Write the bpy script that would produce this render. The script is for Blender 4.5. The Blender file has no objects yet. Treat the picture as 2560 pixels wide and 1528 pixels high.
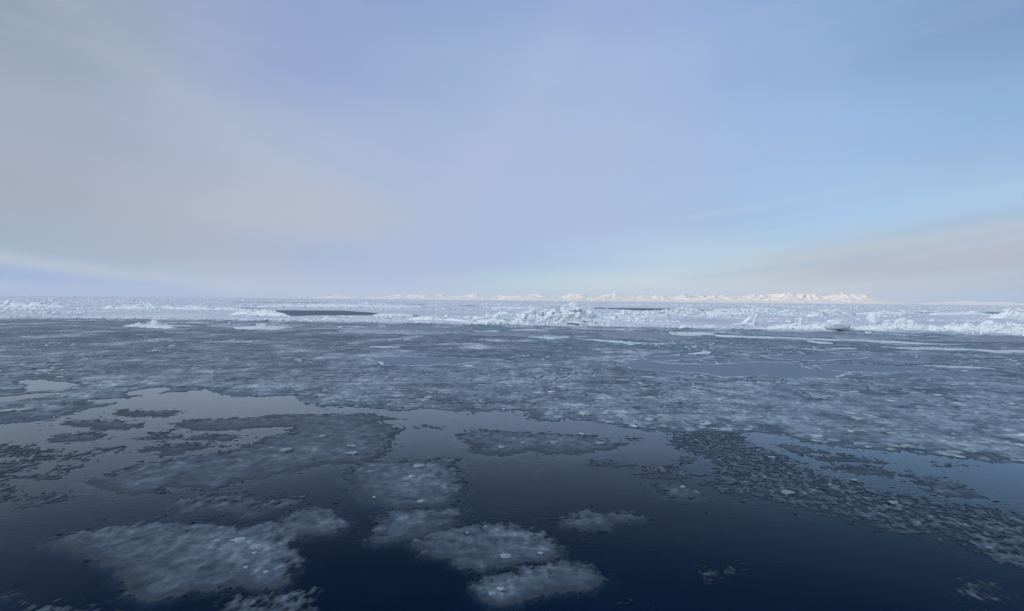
import bpy, bmesh, math, random
import numpy as np
from mathutils import Matrix, Vector, Euler
random.seed(7)
RNG = np.random.default_rng(11)
SC = bpy.context.scene
COL = SC.collection
R = math.radians

# ------------------------------------------------------------------ camera
CAMH = 8.0
FPX = 1421.0
cam_d = bpy.data.cameras.new('camera')
cam = bpy.data.objects.new('camera', cam_d); COL.objects.link(cam)
cam_d.sensor_width = 36.0
cam_d.lens = 36.0 * FPX / 2560.0
cam_d.clip_start = 0.1; cam_d.clip_end = 120000
ROT = Matrix.Rotation(R(90) - math.atan(13.0 / FPX), 4, 'X') @ Matrix.Rotation(R(0.584), 4, 'Z')
cam.matrix_world = Matrix.Translation((0, 0, CAMH)) @ ROT
SC.camera = cam
RM = np.array(ROT.to_3x3())

def P(px, py, z=0.0):
    d = RM @ np.array([px - 1280.0, -(py - 764.0), -FPX])
    if d[2] > -0.0008: d[2] = -0.0008
    k = (z - CAMH) / d[2]
    return np.array([d[0] * k, d[1] * k])
def PP(pts): return np.array([P(*p) for p in pts])
def hor(x): return 738 + 0.0102 * x

# ------------------------------------------------------------------ noise
def _hash(ix, iy, s):
    h = (ix * 374761393 + iy * 668265263 + s * 1442695041) & 0xffffffff
    h = ((h ^ (h >> 13)) * 1274126177) & 0xffffffff
    h = (h ^ (h >> 16)) & 0xffffffff
    return h
def perlin(x, y, s=0):
    x0 = np.floor(x).astype(np.int64); y0 = np.floor(y).astype(np.int64)
    fx = x - x0; fy = y - y0
    u = fx * fx * fx * (fx * (fx * 6 - 15) + 10); v = fy * fy * fy * (fy * (fy * 6 - 15) + 10)
    def g(ix, iy, dx, dy):
        a = _hash(ix, iy, s) * (2 * np.pi / 4294967296.0)
        return np.cos(a) * dx + np.sin(a) * dy
    a = g(x0, y0, fx, fy); b = g(x0 + 1, y0, fx - 1, fy)
    c = g(x0, y0 + 1, fx, fy - 1); d = g(x0 + 1, y0 + 1, fx - 1, fy - 1)
    return ((a * (1 - u) + b * u) * (1 - v) + (c * (1 - u) + d * u) * v) * 1.5
def fbm(x, y, o=4, s=0, gain=.5):
    r = 0; a = 1; f = 1
    for i in range(o):
        r = r + a * perlin(x * f + 17.3 * i, y * f - 9.1 * i, s + i); a *= gain; f *= 2.03
    return r
def sstep(a, b, x):
    t = np.clip((x - a) / (b - a), 0, 1); return t * t * (3 - 2 * t)
def sdf(X, Y, poly):
    """signed distance, positive inside"""
    d = np.full(X.shape, 1e18); ins = np.zeros(X.shape, bool)
    n = len(poly)
    for i in range(n):
        ax, ay = poly[i]; bx, by = poly[(i + 1) % n]
        ex, ey = bx - ax, by - ay
        t = np.clip(((X - ax) * ex + (Y - ay) * ey) / (ex * ex + ey * ey + 1e-12), 0, 1)
        dd = (X - ax - t * ex) ** 2 + (Y - ay - t * ey) ** 2
        d = np.minimum(d, dd)
        c = (ay > Y) != (by > Y)
        with np.errstate(divide='ignore', invalid='ignore'):
            xi = ax + (Y - ay) * ex / (ey if abs(ey) > 1e-12 else 1e-12)
        ins ^= c & (X < xi)
    return np.where(ins, 1, -1) * np.sqrt(d)

# ------------------------------------------------------------------ mesh helpers
def raw_mesh(name, V, F, k, attrs=None, smooth=True):
    me = bpy.data.meshes.new(name)
    me.vertices.add(len(V)); me.vertices.foreach_set('co', np.ascontiguousarray(V, np.float32).ravel())
    nf = len(F)
    me.loops.add(nf * k); me.loops.foreach_set('vertex_index', np.ascontiguousarray(F, np.int32).ravel())
    me.polygons.add(nf)
    me.polygons.foreach_set('loop_start', np.arange(nf, dtype=np.int32) * k)
    me.polygons.foreach_set('loop_total', np.full(nf, k, np.int32))
    me.update(calc_edges=True)
    me.polygons.foreach_set('use_smooth', np.full(nf, smooth, bool))
    for an, av in (attrs or {}).items():
        a = me.attributes.new(an, 'FLOAT', 'POINT'); a.data.foreach_set('value', np.ascontiguousarray(av, np.float32))
    me.update()
    return me
def link(name, me, mat=None, parent=None, loc=None):
    o = bpy.data.objects.new(name, me); COL.objects.link(o)
    if mat is not None and me is not None and not me.materials: me.materials.append(mat)
    if parent is not None: o.parent = parent
    if loc is not None: o.location = loc
    return o
def tag(o, label, cat, group=None, kind=None):
    o['label'] = label; o['category'] = cat
    if group: o['group'] = group
    if kind: o['kind'] = kind
    return o
def structure(o, label=None):
    o['kind'] = 'structure'
    if label: o['label'] = label
    return o
def grid_mesh(name, X, Y, Z, keep, attrs, origin=(0, 0)):
    nr, nc = X.shape
    idx = np.arange(nr * nc).reshape(nr, nc)
    q = np.stack([idx[:-1, :-1], idx[:-1, 1:], idx[1:, 1:], idx[1:, :-1]], -1).reshape(-1, 4)
    kf = keep.ravel()[q].any(1)
    q = q[kf]
    used = np.zeros(nr * nc, bool); used[q.ravel()] = True
    remap = np.cumsum(used) - 1
    V = np.stack([X.ravel() - origin[0], Y.ravel() - origin[1], Z.ravel()], -1)[used]
    return raw_mesh(name, V, remap[q], 4, {k: v.ravel()[used] for k, v in attrs.items()})

# ------------------------------------------------------------------ materials
def srgb(r, g, b):
    f = lambda c: (c / 255 / 12.92) if c / 255 <= .04045 else ((c / 255 + .055) / 1.055) ** 2.4
    return (f(r), f(g), f(b), 1)
class NT:
    def __init__(s, nt): s.nt = nt; nt.nodes.clear()
    def n(s, t, **kw):
        x = s.nt.nodes.new(t)
        for k, v in kw.items(): setattr(x, k, v)
        return x
    def l(s, a, b): s.nt.links.new(a, b)
    def setin(s, sock, v):
        if isinstance(v, bpy.types.NodeSocket): s.l(v, sock)
        elif v is not None: sock.default_value = v
    def m(s, op, a, b=None, c=None, clamp=False):
        x = s.n('ShaderNodeMath', operation=op, use_clamp=clamp)
        for i, v in enumerate((a, b, c)): s.setin(x.inputs[i], v)
        return x.outputs[0]
    def mix(s, f, a, b, typ='MIX'):
        x = s.n('ShaderNodeMix', data_type='RGBA', blend_type=typ)
        s.setin(x.inputs[0], f); s.setin(x.inputs[6], a); s.setin(x.inputs[7], b)
        return x.outputs[2]
    def ramp(s, f, stops, interp='LINEAR'):
        x = s.n('ShaderNodeValToRGB'); cr = x.color_ramp; cr.interpolation = interp
        while len(cr.elements) > 1: cr.elements.remove(cr.elements[-1])
        cr.elements[0].position = stops[0][0]; cr.elements[0].color = stops[0][1]
        for p, c in stops[1:]:
            e = cr.elements.new(p); e.color = c
        s.l(f, x.inputs[0]); return x.outputs[0]
    def mr(s, v, a, b, c=0., d=1., typ='LINEAR'):
        x = s.n('ShaderNodeMapRange', interpolation_type=typ)
        for i, q in enumerate((v, a, b, c, d)): s.setin(x.inputs[i], q)
        return x.outputs[0]
    def noise(s, vec, scale, detail=4, rough=.55, sc=None):
        if sc is not None:
            mp = s.n('ShaderNodeMapping'); s.l(vec, mp.inputs[0]); mp.inputs['Scale'].default_value = sc; vec = mp.outputs[0]
        x = s.n('ShaderNodeTexNoise'); s.l(vec, x.inputs['Vector'])
        x.inputs['Scale'].default_value = scale; x.inputs['Detail'].default_value = detail; x.inputs['Roughness'].default_value = rough
        return x.outputs[0]
    def attr(s, name): return s.n('ShaderNodeAttribute', attribute_name=name).outputs['Fac']
    def bump(s, h, strength, dist, nrm=None):
        x = s.n('ShaderNodeBump'); x.inputs['Strength'].default_value = strength; x.inputs['Distance'].default_value = dist
        s.l(h, x.inputs['Height'])
        if nrm is not None: s.l(nrm, x.inputs['Normal'])
        return x.outputs[0]
def g3(r, g=None, b=None):
    return (r, r if g is None else g, r if b is None else b, 1)
def material(name):
    m = bpy.data.materials.new(name); m.use_nodes = True
    return m, NT(m.node_tree)

def mat_slush(name, gain=1.0, far=False):
    """grey slush: dark wet thin ice, paler where it is thick, fading out where it thins away under water"""
    m, t = material(name)
    pos = t.n('ShaderNodeNewGeometry').outputs['Position']
    th = t.attr('thick')
    nb = t.noise(pos, .8, 3, .6); nm = t.noise(pos, 5 if not far else 3, 5, .7, (.6, 1, 1)); nf = t.noise(pos, 26 if not far else 12, 3, .6)
    v = t.m('ADD', th, t.m('MULTIPLY', t.m('SUBTRACT', nm, .5), 1.5 if far else .7))
    v = t.m('ADD', v, t.m('MULTIPLY', t.m('SUBTRACT', nb, .5), 1.1 if far else 1.9))
    v = t.m('ADD', v, t.m('MULTIPLY', t.m('SUBTRACT', nf, .5), .7))
    f = t.m('MULTIPLY', t.m('ADD', v, .6), 1 / 3.2, clamp=True)
    G = gain
    if far:
        s1 = t.noise(pos, .8, 4, .6, (.16, 1, 1)); s2 = t.noise(pos, .07, 4, .6); s3 = t.noise(pos, .22, 4, .65, (.5, 1, 1))
        f = t.m('ADD', f, t.m('MULTIPLY', t.m('SUBTRACT', s1, .5), .55))
        f = t.m('ADD', f, t.m('MULTIPLY', t.m('SUBTRACT', s2, .5), .5))
        f = t.m('ADD', f, t.m('MULTIPLY', t.m('SUBTRACT', s3, .5), .7), None, True)
    G0 = G; tnt = (1.08, 1.04, 1.01) if far else (.98, 1.01, 1.08)
    col = t.ramp(f, [(0, (.10 * G, .135 * G, .18 * G, 1)), (.14, (.085 * G, .12 * G, .16 * G, 1)), (.20, (.016 * G, .032 * G, .052 * G, 1)), (.34, (.035 * G, .06 * G, .085 * G, 1)),
                     (.52, (.085 * G, .12 * G, .16 * G, 1)), (.72, (.15 * G, .20 * G, .25 * G, 1)), (.88, (.27 * G, .33 * G, .38 * G, 1)), (1, (.45 * G, .50 * G, .54 * G, 1))])
    if True: col = t.mix(1.0, col, tnt + (1,), 'MULTIPLY')
    if not far:   # milky, half sunk margins on the edges toward the camera
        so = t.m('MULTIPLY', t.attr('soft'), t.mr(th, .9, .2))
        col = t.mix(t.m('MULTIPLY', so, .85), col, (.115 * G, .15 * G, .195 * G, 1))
    b = t.n('ShaderNodeBsdfPrincipled')
    t.l(col, b.inputs['Base Color']); b.inputs['Roughness'].default_value = .45; b.inputs['IOR'].default_value = 1.31
    b.inputs['Specular IOR Level'].default_value = .3
    t.l(t.bump(t.m('ADD', nm, t.m('MULTIPLY', nf, .4)), .3, .05), b.inputs['Normal'])
    tr = t.n('ShaderNodeBsdfTransparent')
    al = t.mr(t.m('ADD', th, t.m('MULTIPLY', t.m('SUBTRACT', nm, .5), .6)), -1.2 if not far else -.75, 1.0 if not far else .15, 0, 1, 'SMOOTHSTEP')
    mx = t.n('ShaderNodeMixShader'); t.l(al, mx.inputs[0]); t.l(tr.outputs[0], mx.inputs[1]); t.l(b.outputs[0], mx.inputs[2])
    o = t.n('ShaderNodeOutputMaterial'); t.l(mx.outputs[0], o.inputs[0])
    return m

def mat_ice(name, attr=False):
    """pale glacier-blue ice, snow lying on the faces that look up"""
    m, t = material(name)
    ge = t.n('ShaderNodeNewGeometry'); pos = ge.outputs['Position']
    if attr: rnd = t.attr('tint')
    else: rnd = t.n('ShaderNodeObjectInfo').outputs['Random']
    nz = t.n('ShaderNodeSeparateXYZ'); t.l(ge.outputs['Normal'], nz.inputs[0])
    n1 = t.noise(pos, 1.3, 5, .6); n2 = t.noise(pos, 5, 4, .6)
    ice = t.ramp(rnd, [(0, (.76, .80, .85, 1)), (.45, (.68, .76, .82, 1)), (.8, (.55, .70, .78, 1)), (1, (.42, .62, .71, 1))])
    ice = t.mix(t.mr(n1, .35, .7), ice, (.74, .79, .84, 1))
    snow = t.m('ADD', nz.outputs[2], t.m('MULTIPLY', t.m('SUBTRACT', n2, .5), .9))
    col = t.mix(t.mr(snow, .35, .85), ice, (.86, .88, .90, 1))
    b = t.n('ShaderNodeBsdfPrincipled'); t.l(col, b.inputs['Base Color']); b.inputs['Roughness'].default_value = .55
    b.inputs['Specular IOR Level'].default_value = .25
    t.l(t.bump(t.m('ADD', n1, t.m('MULTIPLY', n2, .5)), .5, .15), b.inputs['Normal'])
    o = t.n('ShaderNodeOutputMaterial'); t.l(b.outputs[0], o.inputs[0])
    return m

def mat_snow(nm='snow_on_sea_ice', wet=0):
    m, t = material(nm)
    pos = t.n('ShaderNodeNewGeometry').outputs['Position']
    n1 = t.noise(pos, .03, 4, .6, (1, .5, 1)); n2 = t.noise(pos, .35, 4, .6); n3 = t.noise(pos, 2.5, 3, .6)
    th = t.attr('thick')
    f = t.m('ADD', t.m('MULTIPLY', n1, .9), t.m('MULTIPLY', n2, .5))
    col = t.ramp(f, [(.42, (.38, .42, .50, 1)), (.60, (.52, .53, .60, 1)), (.85, (.66, .665, .72, 1))])
    if wet: col = t.mix(1.0, col, (wet, wet * 1.1, wet * 1.22, 1) if wet < .6 else (1.2, 1.2, 1.14, 1), 'MULTIPLY')
    col = t.mix(t.mr(t.m('ADD', th, t.m('MULTIPLY', t.m('SUBTRACT', n2, .5), .8)), -.1, .75), (.34, .41, .47, 1), col)
    b = t.n('ShaderNodeBsdfPrincipled'); t.l(col, b.inputs['Base Color']); b.inputs['Roughness'].default_value = .7
    b.inputs['Specular IOR Level'].default_value = .12
    t.l(t.bump(t.m('ADD', n2, t.m('MULTIPLY', n3, .3)), .5, .25), b.inputs['Normal'])
    o = t.n('ShaderNodeOutputMaterial'); t.l(b.outputs[0], o.inputs[0])
    return m

def mat_lump():
    m, t = material('rounded_ice_lumps')
    ge = t.n('ShaderNodeNewGeometry'); pos = ge.outputs['Position']
    rnd = t.attr('tint'); n1 = t.noise(pos, 5, 4, .6)
    f = t.m('ADD', rnd, t.m('MULTIPLY', t.m('SUBTRACT', n1, .5), .7))
    col = t.ramp(f, [(0, (.14, .19, .24, 1)), (.45, (.23, .29, .34, 1)), (.8, (.38, .44, .48, 1)), (1, (.66, .70, .72, 1))])
    b = t.n('ShaderNodeBsdfPrincipled'); t.l(col, b.inputs['Base Color']); b.inputs['Roughness'].default_value = .4
    b.inputs['Specular IOR Level'].default_value = .3
    t.l(t.bump(n1, .5, .04), b.inputs['Normal'])
    o = t.n('ShaderNodeOutputMaterial'); t.l(b.outputs[0], o.inputs[0])
    return m

def mat_plate():
    m, t = material('smooth_young_ice')
    pos = t.n('ShaderNodeNewGeometry').outputs['Position']
    th = t.attr('thick'); n1 = t.noise(pos, .5, 4, .6); n2 = t.noise(pos, 4, 3, .6)
    col = t.ramp(t.m('ADD', th, t.m('MULTIPLY', t.m('SUBTRACT', n1, .5), .35)), [(.15, (.115, .16, .215, 1)), (.38, (.14, .19, .25, 1)), (.6, (.42, .52, .60, 1))])
    col = t.mix(t.mr(n2, .66, .74), col, (.07, .10, .14, 1))
    b = t.n('ShaderNodeBsdfPrincipled'); t.l(col, b.inputs['Base Color']); b.inputs['Roughness'].default_value = .5
    b.inputs['Specular IOR Level'].default_value = .35
    t.l(t.bump(n2, .25, .02), b.inputs['Normal'])
    o = t.n('ShaderNodeOutputMaterial'); t.l(b.outputs[0], o.inputs[0])
    return m

def mat_lead():
    m, t = material('grey_nilas')
    pos = t.n('ShaderNodeNewGeometry').outputs['Position']
    n1 = t.noise(pos, .12, 4, .6); n2 = t.noise(pos, 1.2, 3, .6)
    col = t.ramp(n1, [(.3, (.075, .10, .15, 1)), (.7, (.11, .14, .195, 1))])
    b = t.n('ShaderNodeBsdfPrincipled'); t.l(col, b.inputs['Base Color']); b.inputs['Roughness'].default_value = .6
    b.inputs['Specular IOR Level'].default_value = .12
    t.l(t.bump(n2, .3, .05), b.inputs['Normal'])
    o = t.n('ShaderNodeOutputMaterial'); t.l(b.outputs[0], o.inputs[0])
    return m

def mat_water():
    m, t = material('calm_sea_water')
    pos = t.n('ShaderNodeNewGeometry').outputs['Position']
    mp = t.n('ShaderNodeMapping'); t.l(pos, mp.inputs[0]); mp.inputs['Rotation'].default_value = (0, 0, R(-12)); mp.inputs['Scale'].default_value = (1, 2.6, 1)
    r1 = t.noise(mp.outputs[0], 2.2, 3, .55); r2 = t.noise(mp.outputs[0], 7, 2, .5); amp = t.noise(pos, .09, 3, .5)
    h = t.m('MULTIPLY', t.m('ADD', r1, t.m('MULTIPLY', r2, .3)), t.mr(amp, .42, .65, .15, 1.0))
    nrm = t.bump(h, .30, .05)
    lw = t.n('ShaderNodeLayerWeight'); lw.inputs['Blend'].default_value = .5; t.l(nrm, lw.inputs['Normal'])
    fr = t.ramp(lw.outputs['Facing'], [(0, g3(.006)), (.45, g3(.007)), (.54, g3(.010)), (.60, g3(.023)), (.66, g3(.064)), (.72, g3(.14)), (.826, g3(.44)), (.91, g3(.76)), (1, g3(1))], 'LINEAR')
    gl = t.n('ShaderNodeBsdfGlossy'); gl.inputs['Roughness'].default_value = .03; gl.inputs['Color'].default_value = (.86, .955, 1, 1); t.l(nrm, gl.inputs['Normal'])
    di = t.n('ShaderNodeBsdfDiffuse'); di.inputs['Color'].default_value = (.0006, .026, .072, 1)
    tr = t.n('ShaderNodeBsdfTransparent'); tr.inputs['Color'].default_value = (.80, .90, .95, 1)
    body = t.n('ShaderNodeMixShader'); body.inputs[0].default_value = .80; t.l(di.outputs[0], body.inputs[1]); t.l(tr.outputs[0], body.inputs[2])
    mx = t.n('ShaderNodeMixShader'); t.l(fr, mx.inputs[0]); t.l(body.outputs[0], mx.inputs[1]); t.l(gl.outputs[0], mx.inputs[2])
    o = t.n('ShaderNodeOutputMaterial'); t.l(mx.outputs[0], o.inputs[0])
    return m

def mat_deep():
    m, t = material('deep_water')
    b = t.n('ShaderNodeBsdfDiffuse'); b.inputs['Color'].default_value = (.0005, .012, .040, 1)
    o = t.n('ShaderNodeOutputMaterial'); t.l(b.outputs[0], o.inputs[0])
    return m

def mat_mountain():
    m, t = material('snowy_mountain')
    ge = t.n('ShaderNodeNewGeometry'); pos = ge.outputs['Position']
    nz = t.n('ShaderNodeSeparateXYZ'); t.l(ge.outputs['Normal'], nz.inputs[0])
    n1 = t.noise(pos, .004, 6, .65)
    rock_shade = t.m('ADD', nz.outputs[2], t.m('MULTIPLY', t.m('SUBTRACT', n1, .5), .7))
    col = t.mix(t.mr(rock_shade, .56, .76), (.30, .33, .40, 1), (.80, .74, .65, 1))  # rock plus painted bluish shadow patches; warm sunlight tinted into the snow colour
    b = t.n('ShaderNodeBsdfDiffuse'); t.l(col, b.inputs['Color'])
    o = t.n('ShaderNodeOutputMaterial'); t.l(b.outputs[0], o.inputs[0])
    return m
def mat_cloud():
    m, t = material('cloud')
    b = t.n('ShaderNodeBsdfDiffuse'); b.inputs['Color'].default_value = (.9, .9, .9, 1)
    o = t.n('ShaderNodeOutputMaterial'); t.l(b.outputs[0], o.inputs[0])
    return m

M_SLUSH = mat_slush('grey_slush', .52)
M_FIELD = mat_slush('packed_slush', 1.22, True)
M_ICE = mat_ice('blue_white_ice'); M_ICEA = mat_ice('blue_white_ice_rubble', True)
M_SNOW = mat_snow(); M_WET = mat_snow('wet_snow', .42); M_SNOWD = mat_snow('damp_snow', .95); M_DULL = mat_snow('old_snow', .595); M_LUMP = mat_lump(); M_PLATE = mat_plate(); M_LEAD = mat_lead()
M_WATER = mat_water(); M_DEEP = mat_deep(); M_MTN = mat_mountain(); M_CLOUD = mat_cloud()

# ------------------------------------------------------------------ sun and sky
SUN_EL = 3.6; SUN_AZ = -118.0          # degrees clockwise from +Y: low, behind the camera to the left
sd_ = bpy.data.lights.new('sun', 'SUN'); sd_.energy = 2.5; sd_.angle = R(.6); sd_.color = (1, .70, .46)
sun = bpy.data.objects.new('sun', sd_); COL.objects.link(sun)
sv = Vector((math.sin(R(SUN_AZ)) * math.cos(R(SUN_EL)), math.cos(R(SUN_AZ)) * math.cos(R(SUN_EL)), math.sin(R(SUN_EL))))
sun.rotation_euler = sv.to_track_quat('Z', 'Y').to_euler()

W = bpy.data.worlds.new('World'); SC.world = W; W.use_nodes = True
t = NT(W.node_tree)
tc = t.n('ShaderNodeTexCoord').outputs['Generated']
nv = t.n('ShaderNodeVectorMath', operation='NORMALIZE'); t.l(tc, nv.inputs[0])
sp = t.n('ShaderNodeSeparateXYZ'); t.l(nv.outputs[0], sp.inputs[0])
az = t.m('MULTIPLY', t.m('ARCTAN2', sp.outputs[0], sp.outputs[1]), 180 / math.pi)
el = t.m('MULTIPLY', t.m('ARCSINE', sp.outputs[2]), 180 / math.pi)
# thin cloud texture: noise over the sky, drawn out along streaks
cx = t.n('ShaderNodeCombineXYZ')
t.l(t.m('MULTIPLY', az, .045), cx.inputs[0]); t.l(t.m('MULTIPLY', el, .11), cx.inputs[1])
w1 = t.m('SUBTRACT', t.noise(cx.outputs[0], 1.0, 3, .5), .5)
cx2 = t.n('ShaderNodeCombineXYZ')
ls = t.m('ADD', el, t.m('MULTIPLY', t.m('ABSOLUTE', t.m('ADD', az, 4)), -.13))     # streaks fan out from the horizon
t.l(t.m('MULTIPLY', az, .03), cx2.inputs[0]); t.l(t.m('MULTIPLY', ls, .42), cx2.inputs[1])
w2 = t.m('SUBTRACT', t.noise(cx2.outputs[0], 1.3, 5, .55), .5)
elw = t.m('ADD', el, t.m('MULTIPLY', t.m('ADD', w1, t.m('MULTIPLY', w2, .35)), t.mr(el, 0, 14, .3, 3)))
azw = t.m('ADD', az, t.m('MULTIPLY', w1, 4))
u = t.m('DIVIDE', t.m('ADD', azw, 50), 100, clamp=True)
AZ = [-40, -30, -20, -10, 0, 10, 20, 30, 40]
ROWS = [
 (0.2, [(146,168,200),(158,176,204),(180,191,214),(186,197,214),(190,201,214),(196,207,216),(200,209,215),(200,207,212),(178,192,208)]),
 (1.6, [(150,173,207),(176,188,206),(180,190,213),(178,192,216),(188,208,220),(203,217,222),(206,216,219),(206,211,211),(185,195,205)]),
 (4.0, [(162,177,194),(174,182,198),(172,184,210),(172,187,216),(172,192,222),(180,204,227),(192,212,226),(190,202,212),(182,189,199)]),
 (8.0, [(167,173,189),(178,183,199),(186,190,205),(178,190,213),(174,190,220),(173,191,222),(169,193,226),(168,198,232),(168,195,225)]),
 (14., [(161,171,190),(169,180,203),(172,186,212),(171,186,217),(173,188,219),(171,188,221),(165,188,225),(159,187,226),(150,182,221)]),
 (21., [(141,156,176),(158,172,198),(154,170,209),(156,177,212),(162,183,218),(166,186,221),(158,180,220),(146,174,213),(132,160,200)]),
 (29., [(140,156,184),(150,165,196),(145,163,203),(144,165,206),(148,169,210),(150,170,214),(146,171,214),(138,168,212),(132,162,204)]),
]
prev = None
for i, (e, cs) in enumerate(ROWS):
    r = t.ramp(u, [((a + 50) / 100, srgb(*c)) for a, c in zip(AZ, cs)], 'CARDINAL')
    prev = r if prev is None else t.mix(t.mr(elw, ROWS[i - 1][0], e, 0, 1, 'SMOOTHSTEP' if i > 1 else 'LINEAR'), prev, r)
sky = prev
# pale veil band low on the left, pale rim of the cloud low on the right, brighter streaks
def band(l0, az0, slope, width, a_in, a_out, col, amt):
    global sky
    d = t.m('SUBTRACT', el, t.m('ADD', t.m('MULTIPLY', t.m('SUBTRACT', az, az0), slope), l0))
    d = t.m('ADD', d, t.m('MULTIPLY', w2, width * 1.6))
    gss = t.m('EXPONENT', t.m('MULTIPLY', t.m('POWER', t.m('DIVIDE', d, width), 2), -1))
    f = t.m('MULTIPLY', gss, t.mr(az, a_in, a_out, 0, amt, 'SMOOTHSTEP'))
    sky = t.mix(f, sky, srgb(*col))
band(2.7, -42, -.125, .62, -17, -34, (200, 205, 208), .55)
band(8.7, -16.8, -.60, 2.4, -8, -16, (188, 194, 206), .24)
band(13, -4, 1.25, 3.6, 12, 2, (180, 192, 221), .3)
band(1.1, -42, -.03, .75, -24, -33, (146, 170, 206), .6)
band(6.2, 42, .13, .45, 8, 34, (198, 206, 214), .4)
band(4.2, 42, .09, 1.6, 14, 34, (183, 186, 199), .9)
band(8.4, 42, .15, 1.1, 8, 34, (172, 206, 236), .45)
band(3.1, 24, .12, .20, 13, 20, (175, 195, 214), .5)
st = t.mr(w2, -.05, .22, 0, .13, 'SMOOTHSTEP')
sky = t.mix(t.m('MULTIPLY', st, t.mr(el, 1, 8)), sky, srgb(186, 194, 208))
cx3 = t.n('ShaderNodeCombineXYZ')
ls3 = t.m('SUBTRACT', el, t.m('MULTIPLY', t.m('SUBTRACT', az, 6), .15))
t.l(t.m('MULTIPLY', az, .035), cx3.inputs[0]); t.l(t.m('MULTIPLY', ls3, .9), cx3.inputs[1])
w3 = t.noise(cx3.outputs[0], 1.0, 6, .6)
m3 = t.m('MULTIPLY', t.mr(az, 2, 22, 0, 1, 'SMOOTHSTEP'), t.mr(el, 15, 7, 0, 1, 'SMOOTHSTEP'))
sky = t.mix(t.m('MULTIPLY', t.mr(w3, .48, .72, 0, .38, 'SMOOTHSTEP'), m3), sky, srgb(196, 204, 222))
sky = t.mix(t.m('MULTIPLY', t.mr(w3, .50, .28, 0, .18, 'SMOOTHSTEP'), m3), sky, srgb(160, 180, 212))
# higher and behind: thin bright overcast
sky = t.mix(t.mr(el, 32, 60, 0, 1, 'SMOOTHSTEP'), sky, (.34, .50, .74, 1))
sky = t.mix(t.mr(sp.outputs[1], .25, -.35, 0, 1, 'SMOOTHSTEP'), sky, (.52, .62, .76, 1))
# the sunward side of the sky, behind the camera to the left, glows through the cloud
dt = t.n('ShaderNodeVectorMath', operation='DOT_PRODUCT'); t.l(nv.outputs[0], dt.inputs[0]); dt.inputs[1].default_value = (math.sin(R(-112)) * math.cos(R(24)), math.cos(R(-112)) * math.cos(R(24)), math.sin(R(24)))
sky = t.mix(t.m('MULTIPLY', t.m('POWER', t.m('MAXIMUM', dt.outputs['Value'], 0), 5), .85, None, True), sky, (3.0, 2.85, 2.75, 1))
nish = t.n('ShaderNodeTexSky', sky_type='NISHITA'); nish.sun_disc = False
nish.sun_elevation = R(SUN_EL); nish.sun_rotation = R(SUN_AZ); nish.air_density = 1; nish.dust_density = .3; nish.ozone_density = 2
nsc = t.n('ShaderNodeVectorMath', operation='SCALE'); t.l(nish.outputs[0], nsc.inputs[0]); nsc.inputs['Scale'].default_value = .9
# clear-sky light mixed through the veil; the veil (thin cloud) makes up most of it
full = t.mix(.94, nsc.outputs[0], t.mix(1.0, sky, (10.15, 10.4, 10.45, 1), 'MULTIPLY'))
bg = t.n('ShaderNodeBackground'); t.l(full, bg.inputs[0]); bg.inputs[1].default_value = .1
wo = t.n('ShaderNodeOutputWorld'); t.l(bg.outputs[0], wo.inputs[0])

SC.view_settings.view_transform = 'Standard'; SC.view_settings.look = 'None'
SC.view_settings.exposure = 0; SC.view_settings.gamma = 1; SC.view_settings.use_curve_mapping = False

# ------------------------------------------------------------------ water
def flat_quad(name, x0, x1, y0, y1, z, mat):
    me = bpy.data.meshes.new(name); me.from_pydata([(x0, y0, z), (x1, y0, z), (x1, y1, z), (x0, y1, z)], [], [(0, 1, 2, 3)])
    return link(name, me, mat)
structure(flat_quad('water', -40000, 40000, -3000, 40000, 0, M_WATER), 'calm dark blue sea between the ice')
structure(flat_quad('deep_water', -40000, 40000, -3000, 40000, -6, M_DEEP))

# ------------------------------------------------------------------ snow covered pack ice (the far field)
FRONT = [(-1500, 776), (-600, 789), (0, 797), (300, 799), (640, 803), (923, 807), (1155, 812), (1440, 817), (1700, 822), (1860, 826), (2060, 828),
         (2300, 830), (2380, 836), (2560, 840), (3100, 850), (4200, 862)]
LEADS = {
 'L1': [(655,776),(859,777),(962,784),(1064,790),(1021,795),(949,790.5),(884,790),(805,790.5),(722,792),(704,786),(679,778)],
 'L2': [(1380,769),(1466,769.3),(1680,772),(1684,775),(1620,778.2),(1582,776),(1536,773.4),(1450,773.2),(1380,771)],
 'L3': [(1693,772.8),(1790,776),(1800,779),(1740,777.8),(1693,775.2)],
 'L4': [(583,755),(825,756.4),(825,757.7),(583,756.5)],
 'L5': [(1020,760.2),(1072,761.2),(1070,762.5),(1020,761.5)],
 'L6': [(1150,763.4),(1203,765),(1200,766.4),(1150,765)],
 'L7': [(2400,782.2),(2515,781.2),(2512,786),(2450,787),(2402,784.8)],
 'L8': [(555,769.5),(600,770.2),(660,771.5),(720,772.2),(660,773.4),(590,772.6)],
 'L9': [(1960,778),(2030,779),(2028,780.3),(1962,779.4)],
 'L10': [(2290,781.6),(2335,782),(2330,783.4),(2292,783)],
}
LEADW = {k: PP(v) for k, v in LEADS.items()}
fp = PP([(x, y) for x, y in FRONT])
def front_y(X, Y):
    """distance in the looking direction of the pack's front edge along each bearing"""
    b = X / Y; fb = fp[:, 0] / fp[:, 1]
    return np.interp(b, fb, fp[:, 1])
inv = np.linspace(1 / 118.0, 1 / 26000.0, 560) ** 1.0
inv = np.concatenate([np.linspace(1 / 118., 1 / 600., 430), np.linspace(1 / 600., 1 / 26000., 140)[1:]])
bear = np.linspace(-1.35, 1.35, 1500)
Yg = (1 / inv)[:, None] * np.ones((1, len(bear))); Xg = Yg * bear[None, :]
fy = front_y(Xg, Yg)
edge = (Yg - fy) * .30 + 3.2 * fbm(Xg / 14, Yg / 14, 4, 3) + 1.2 * perlin(Xg / 2.5, Yg / 4, 9)
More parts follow.
